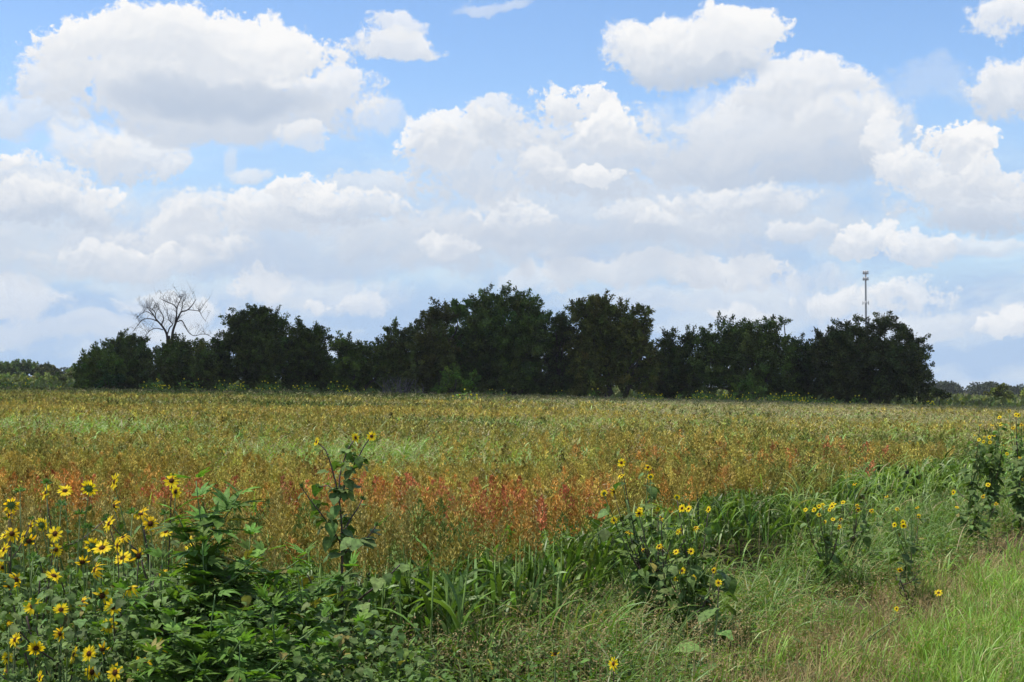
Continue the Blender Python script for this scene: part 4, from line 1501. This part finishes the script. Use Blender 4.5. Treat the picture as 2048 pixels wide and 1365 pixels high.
tree('pale leafed sapling at the foot of the leaning crown', 125, [(1498, 768, 16), (1480, 782, 14), (1520, 784, 14)], TG2 * 1.4, name='sapling', group=None, trunks=1)
tree('rounded shrub standing alone in the far right distance', 205, [(1998, 786, 16), (2006, 778, 12), (1985, 792, 12), (2018, 793, 10)], TG2 * 1.1, leaf=0.26, name='shrub', cat='shrub', group=None, trunks=1)
tree('half cut off shrub at the right picture edge in the distance', 205, [(2052, 792, 12), (2066, 784, 16)], TG2 * 1.1, leaf=0.26, name='shrub', cat='shrub', group=None, trunks=1)
# sunlit trees far off on the left
LG = np.array((0.12, 0.17, 0.055))
for lab, D, lb, c in (('far sunlit tree at the left picture edge', 300, [(-6, 734, 14), (14, 738, 13), (-30, 738, 16), (5, 750, 16), (28, 748, 12)], LG * 0.9),
                      ('far sunlit tree with the highest rounded crown on the left', 310, [(52, 732, 12), (34, 734, 12), (68, 737, 12), (48, 746, 14), (72, 750, 12), (35, 752, 12)], LG * 0.8),
                      ('far darker tree at the right end of the left distant group', 300, [(94, 737, 12), (108, 745, 9), (84, 742, 12), (98, 752, 13), (118, 751, 8)], LG * 0.6),
                      ('far low pale green tree close beside the dark tree line', 250, [(142, 745, 10), (155, 752, 12), (135, 756, 9)], LG * 1.2)):
    tree(lab, D, lb, c, leaf=0.40, group='sunlit trees far off on the left', trunks=1)
for lab, D, lb, c in (('wide pale green bush under the far left trees', 235, [(20, 757, 10), (45, 758, 11), (70, 757, 10), (95, 758, 11), (0, 760, 10), (-30, 758, 12)], LG * 1.5),
                      ('dark round bush at the far left end of the field', 190, [(112, 762, 13), (98, 768, 10), (126, 768, 9)], LG * 0.55),
                      ('olive bush between the dark round bush and the tree line', 185, [(142, 768, 9), (156, 770, 8), (80, 768, 9), (60, 770, 8)], LG * 0.9)):
    tree(lab, D, lb, c, leaf=0.30, name='bush', cat='bush', group=None, trunks=1)

# far-off woods behind everything, one dark mass
A = Acc()
for i in range(150):
    D = float(U(600, 700))
    px = float(U(-300, 2500)) if i % 3 == 0 else float(U(1840, 2450))
    x = (px - 1024) / F_PX * D
    h = float(U(5.0, 8.0)) * (1.0 if px > 1700 else 0.8)
    R_ = h * 0.55
    k = 420
    d = rdir(k)
    d[:, 2] = np.abs(d[:, 2])
    P = np.array([x, D, gz(x, D) + h * 0.35]) + d * np.array([R_ * 1.3, R_, h * 0.65]) * (U(0.5, 1.03, (k, 1)) ** 0.5)
    low = U(0, 1, k) < 0.35
    P[low, 2] = gz(x, D) + U(0, h * 0.5, low.sum())
    leaflets(A, P, rdir(k) + d, 1.1, 0.7, jit((0.036, 0.05, 0.02), k, 0.25), 0.3)
o = A.build('far_woods', MAT_TREE)
tag(o, 'far off dark bluish woods along the right horizon', 'woods', kind='stuff')
# pale scrub before the far woods
A = Acc()
n = 26000
x, y, px = wedge(n, 125, 420, -200, 2300)
h = 0.7 + 1.3 * fbm(x, y, 14.0, 77)
P = on_ground(x, y)
P[:, 2] += U(0, 1, n) * h
leaflets(A, P, rdir(n) + np.array([0, 0, 0.8]), 0.5 + y * 0.0025, 0.25 + y * 0.0015, jit((0.15, 0.17, 0.06), n, 0.25), 0.3)
o = A.build('scrub', MAT_LEAF)
tag(o, 'low green scrub on the open land beyond the trees', 'scrub', kind='stuff')
# weeds at the foot of the trees
A = Acc()
n = 7000
x = U(-52, 50, n)
y = U(118, 131, n)
h = 0.5 + 0.8 * fbm(x, y, 2.5, 17)
P = on_ground(x, y)
P[:, 2] += U(0.2, 1, n) * h
leaflets(A, P, rdir(n) * 0.5 + np.array([0, 0, 1.0]), 0.32, 0.09, jit((0.15, 0.15, 0.05), n, 0.3), 0.3)
o = A.build('edge_weeds', MAT_LEAF)
tag(o, 'tall olive weeds along the foot of the tree line', 'weeds', kind='stuff')


# ================================================================= dead tree and brushwood
def twigs(acc, p, r, n, L, droop, col, lvl=0):
    idx = RNG.integers(len(p) // 4, len(p), n)
    for i in idx:
        s = p[i]
        a = U(0, 6.283)
        out = np.array([math.cos(a), math.sin(a) * 0.8, U(0.1, 1.5)])
        l = L * U(0.5, 1.2)
        e = s + out * l * 0.6
        q = curve_pts([s, e + [0, 0, 0.1 * l], e + out * l * 0.4 + np.array([0, 0, -droop * l])], 6)
        tube(acc, q, np.linspace(r, r * 0.35, 6), col, 3)
        if lvl < 1:
            twigs(acc, q, r * 0.6, 4, L * 0.5, droop, col, lvl + 1)


DD = 128.5
DEADC = (0.055, 0.043, 0.04)
db = at(337, 775, DD)
dbase = np.array([db[0], DD, float(gz(db[0], DD))])
root = thing('dead_tree', dbase, 'leafless dead tree with curved bare branches rising over the left bushes', 'dead tree')
LIMBS = [([(338, 782), (337, 700), (337, 672)], 0.30, 0.24, 0),
         ([(336, 690), (332, 665), (322, 650), (313, 640), (305, 628), (297, 618)], 0.20, 0.05, -0.6),
         ([(312, 640), (309, 624), (302, 618), (290, 616)], 0.07, 0.03, -0.3),
         ([(323, 650), (327, 638), (325, 630), (318, 620), (313, 611)], 0.09, 0.03, 0.4),
         ([(343, 690), (347, 658), (352, 645), (358, 632), (363, 624), (372, 622), (379, 617), (385, 610), (392, 599)], 0.22, 0.04, 0.5),
         ([(350, 650), (353, 630), (354, 618), (357, 608), (361, 600), (359, 592)], 0.13, 0.04, 0.2),
         ([(354, 618), (347, 610), (335, 605), (323, 599)], 0.08, 0.04, -0.5),
         ([(377, 620), (388, 621), (398, 623), (404, 633), (412, 644)], 0.06, 0.02, 0.8),
         ([(355, 644), (362, 641), (370, 652), (378, 666), (388, 672), (402, 669), (415, 670), (427, 678)], 0.08, 0.02, 1.0),
         ([(315, 643), (300, 638), (285, 640), (275, 652), (265, 664)], 0.08, 0.02, -1.0),
         ([(326, 660), (312, 657), (300, 662), (292, 672), (288, 682)], 0.07, 0.02, -0.9),
         ([(308, 632), (292, 624), (280, 630), (270, 640)], 0.06, 0.02, -0.2),
         ([(335, 668), (340, 655), (345, 650), (338, 640), (334, 620)], 0.10, 0.03, 0.9),
         ([(358, 634), (364, 616), (366, 604), (372, 596)], 0.07, 0.025, -0.8)]
for i, (pp, r0, r1, dy) in enumerate(LIMBS):
    k = len(pp)
    pts = [at(q[0], q[1], DD + dy * 1.3 * j / (k - 1)) - dbase for j, q in enumerate(pp)]
    p = curve_pts(pts, 6 + 3 * k)
    A = Acc()
    tube(A, p, np.linspace(r0, r1, len(p)) * 0.68, DEADC, 7)
    if i:
        twigs(A, p, 0.015, 12, 0.95, -0.05 if i % 3 else 0.7, DEADC)
    o = A.build('trunk' if i == 0 else 'branch', MAT_BARK, root, smooth=True)
# heap of fallen brushwood at the tree line
bb = at(795, 786, 122.5)
bl = np.array([bb[0], 122.5, float(gz(bb[0], 122.5))])
A = Acc()
for k in range(34):
    a = U(0, 6.28)
    e = np.array([RNG.normal(0.3, 1.1), RNG.normal(0, 0.6), U(1.0, 2.6)])
    s = np.array([RNG.normal(0, 0.8), RNG.normal(0, 0.5), 0.1])
    p = branch_tubes(A, s, e, 0.05, 0.02, 0.12, 6, (0.13, 0.115, 0.11), 3)
    twigs(A, p, 0.018, 3, 0.8, 0.1, (0.13, 0.115, 0.11), 1)
o = A.build('brushwood', MAT_BARK)
o.location = [float(v) for v in bl]
tag(o, 'grey bare brushwood leaning at the foot of the slender tree', 'brushwood')

# ================================================================= phone mast
MD = 620.0
mb = at(1733, 790, MD)
mz = float(gz(mb[0], MD))
mtop = float(at(1733, 541, MD)[2]) - mz
root = thing('phone_mast', (mb[0], MD, mz), 'grey steel phone mast with three tiers of antennas rising behind the right trees', 'phone mast')
A = Acc()
hs = np.linspace(0, mtop - 0.2, 12)
tube(A, [(0, 0, h) for h in hs], np.linspace(0.62, 0.34, 12), (0.22, 0.23, 0.24), 10)
A.build('mast_pole', MAT_METAL, root, smooth=True)


def tier(z, r, ph, pw, npan, col, two=False):
    A = Acc()
    for s in range(3):
        a0 = s * 2.094 + 0.35
        for q in range(npan):
            off = (q - (npan - 1) / 2) * 0.85
            c, sn = math.cos(a0), math.sin(a0)
            pos = np.array([c * r - sn * off, sn * r + c * off, z])
            Rm = np.array([[c, -sn, 0], [sn, c, 0], [0, 0, 1]])
            P = Acc()
            box(P, pos, (0.16, pw, ph), col, Rm)
            box(P, pos - np.array([c, sn, 0]) * 0.16, (0.10, 0.10, ph * 0.9), (0.2, 0.2, 0.21), Rm)
            P.build('antenna_panel', MAT_WHITE, root)
        tube(A, [(0, 0, z), (math.cos(a0) * r, math.sin(a0) * r, z)], [0.09, 0.07], (0.25, 0.25, 0.26), 5)
        e = np.array([-math.sin(a0), math.cos(a0), 0]) * npan * 0.45
        m_ = np.array([math.cos(a0) * (r - 0.2), math.sin(a0) * (r - 0.2), z])
        for dz in (-ph * 0.25, ph * 0.25):
            tube(A, [m_ - e + [0, 0, dz], m_ + e + [0, 0, dz]], [0.06, 0.06], (0.25, 0.25, 0.26), 5)
    tube(A, [(0, 0, z - 0.6), (0, 0, z + 0.6)], [0.5, 0.5], (0.25, 0.25, 0.26), 10)
    A.build('antenna_frame', MAT_METAL, root)


tier(mtop - 0.95, 1.05, 1.7, 0.30, 2, (0.66, 0.66, 0.66))
tier(float(at(1733, 558, MD)[2]) - mz, 1.05, 1.5, 0.32, 2, (0.55, 0.56, 0.57))
tier(float(at(1733, 606, MD)[2]) - mz, 1.45, 1.6, 0.30, 1, (0.6, 0.6, 0.6))

# ================================================================= the cumulus that shades the tree line
def cloud_over(cx, cy, H, rx, ry):
    """a real cloud high up the sun's path: its shade falls round (cx, cy)"""
    c = np.array([cx, cy, 0]) + np.array(sd) * (H / sd.z)
    A = Acc()
    m, n = 64, 32
    th = np.linspace(0, 2 * math.pi, m, endpoint=False)
    ph = np.linspace(-math.pi / 2, math.pi / 2, n)
    T, Pp = np.meshgrid(th, ph)
    d = np.stack([np.cos(T) * np.cos(Pp), np.sin(T) * np.cos(Pp), np.sin(Pp)], -1)
    bump = np.zeros(T.shape)
    for k in range(26):
        q = rdir(1)[0]
        bump += 0.16 * np.exp(8 * (d @ q - 1)) * U(0.3, 1)
    z = np.where(d[..., 2] > 0, d[..., 2] * 26, d[..., 2] * 7)
    V = np.stack([d[..., 0] * rx * (0.9 + bump), d[..., 1] * ry * (0.9 + bump), z * (1 + bump)], -1) + c
    F = []
    for j in range(n - 1):
        for i in range(m):
            a, b = j * m + i, j * m + (i + 1) % m
            F += [[a, b, b + m], [a, b + m, a + m]]
    A.add(V.reshape(-1, 3), F, (0.9, 0.9, 0.9))
    o = A.build('cloud', MAT_CLOUD, smooth=True)
    tag(o, 'small white cumulus cloud high above the field', 'cloud', kind='structure')


cloud_over(6, 144, 420, 88, 48)


# ================================================================= air
hz = bpy.data.materials.new('haze')
hz.use_nodes = True
t = hz.node_tree
t.nodes.clear()
pv = t.nodes.new('ShaderNodeVolumePrincipled')
pv.inputs['Color'].default_value = (0.92, 0.95, 1.0, 1)
pv.inputs['Density'].default_value = 0.00012
ho = t.nodes.new('ShaderNodeOutputMaterial')
t.links.new(pv.outputs[0], ho.inputs['Volume'])
A = Acc()
box(A, (0, 350, 25), (1100, 760, 110), (1, 1, 1))
o = A.build('haze', hz)
tag(o, 'thin pale haze in the air over the fields', 'haze', kind='stuff')
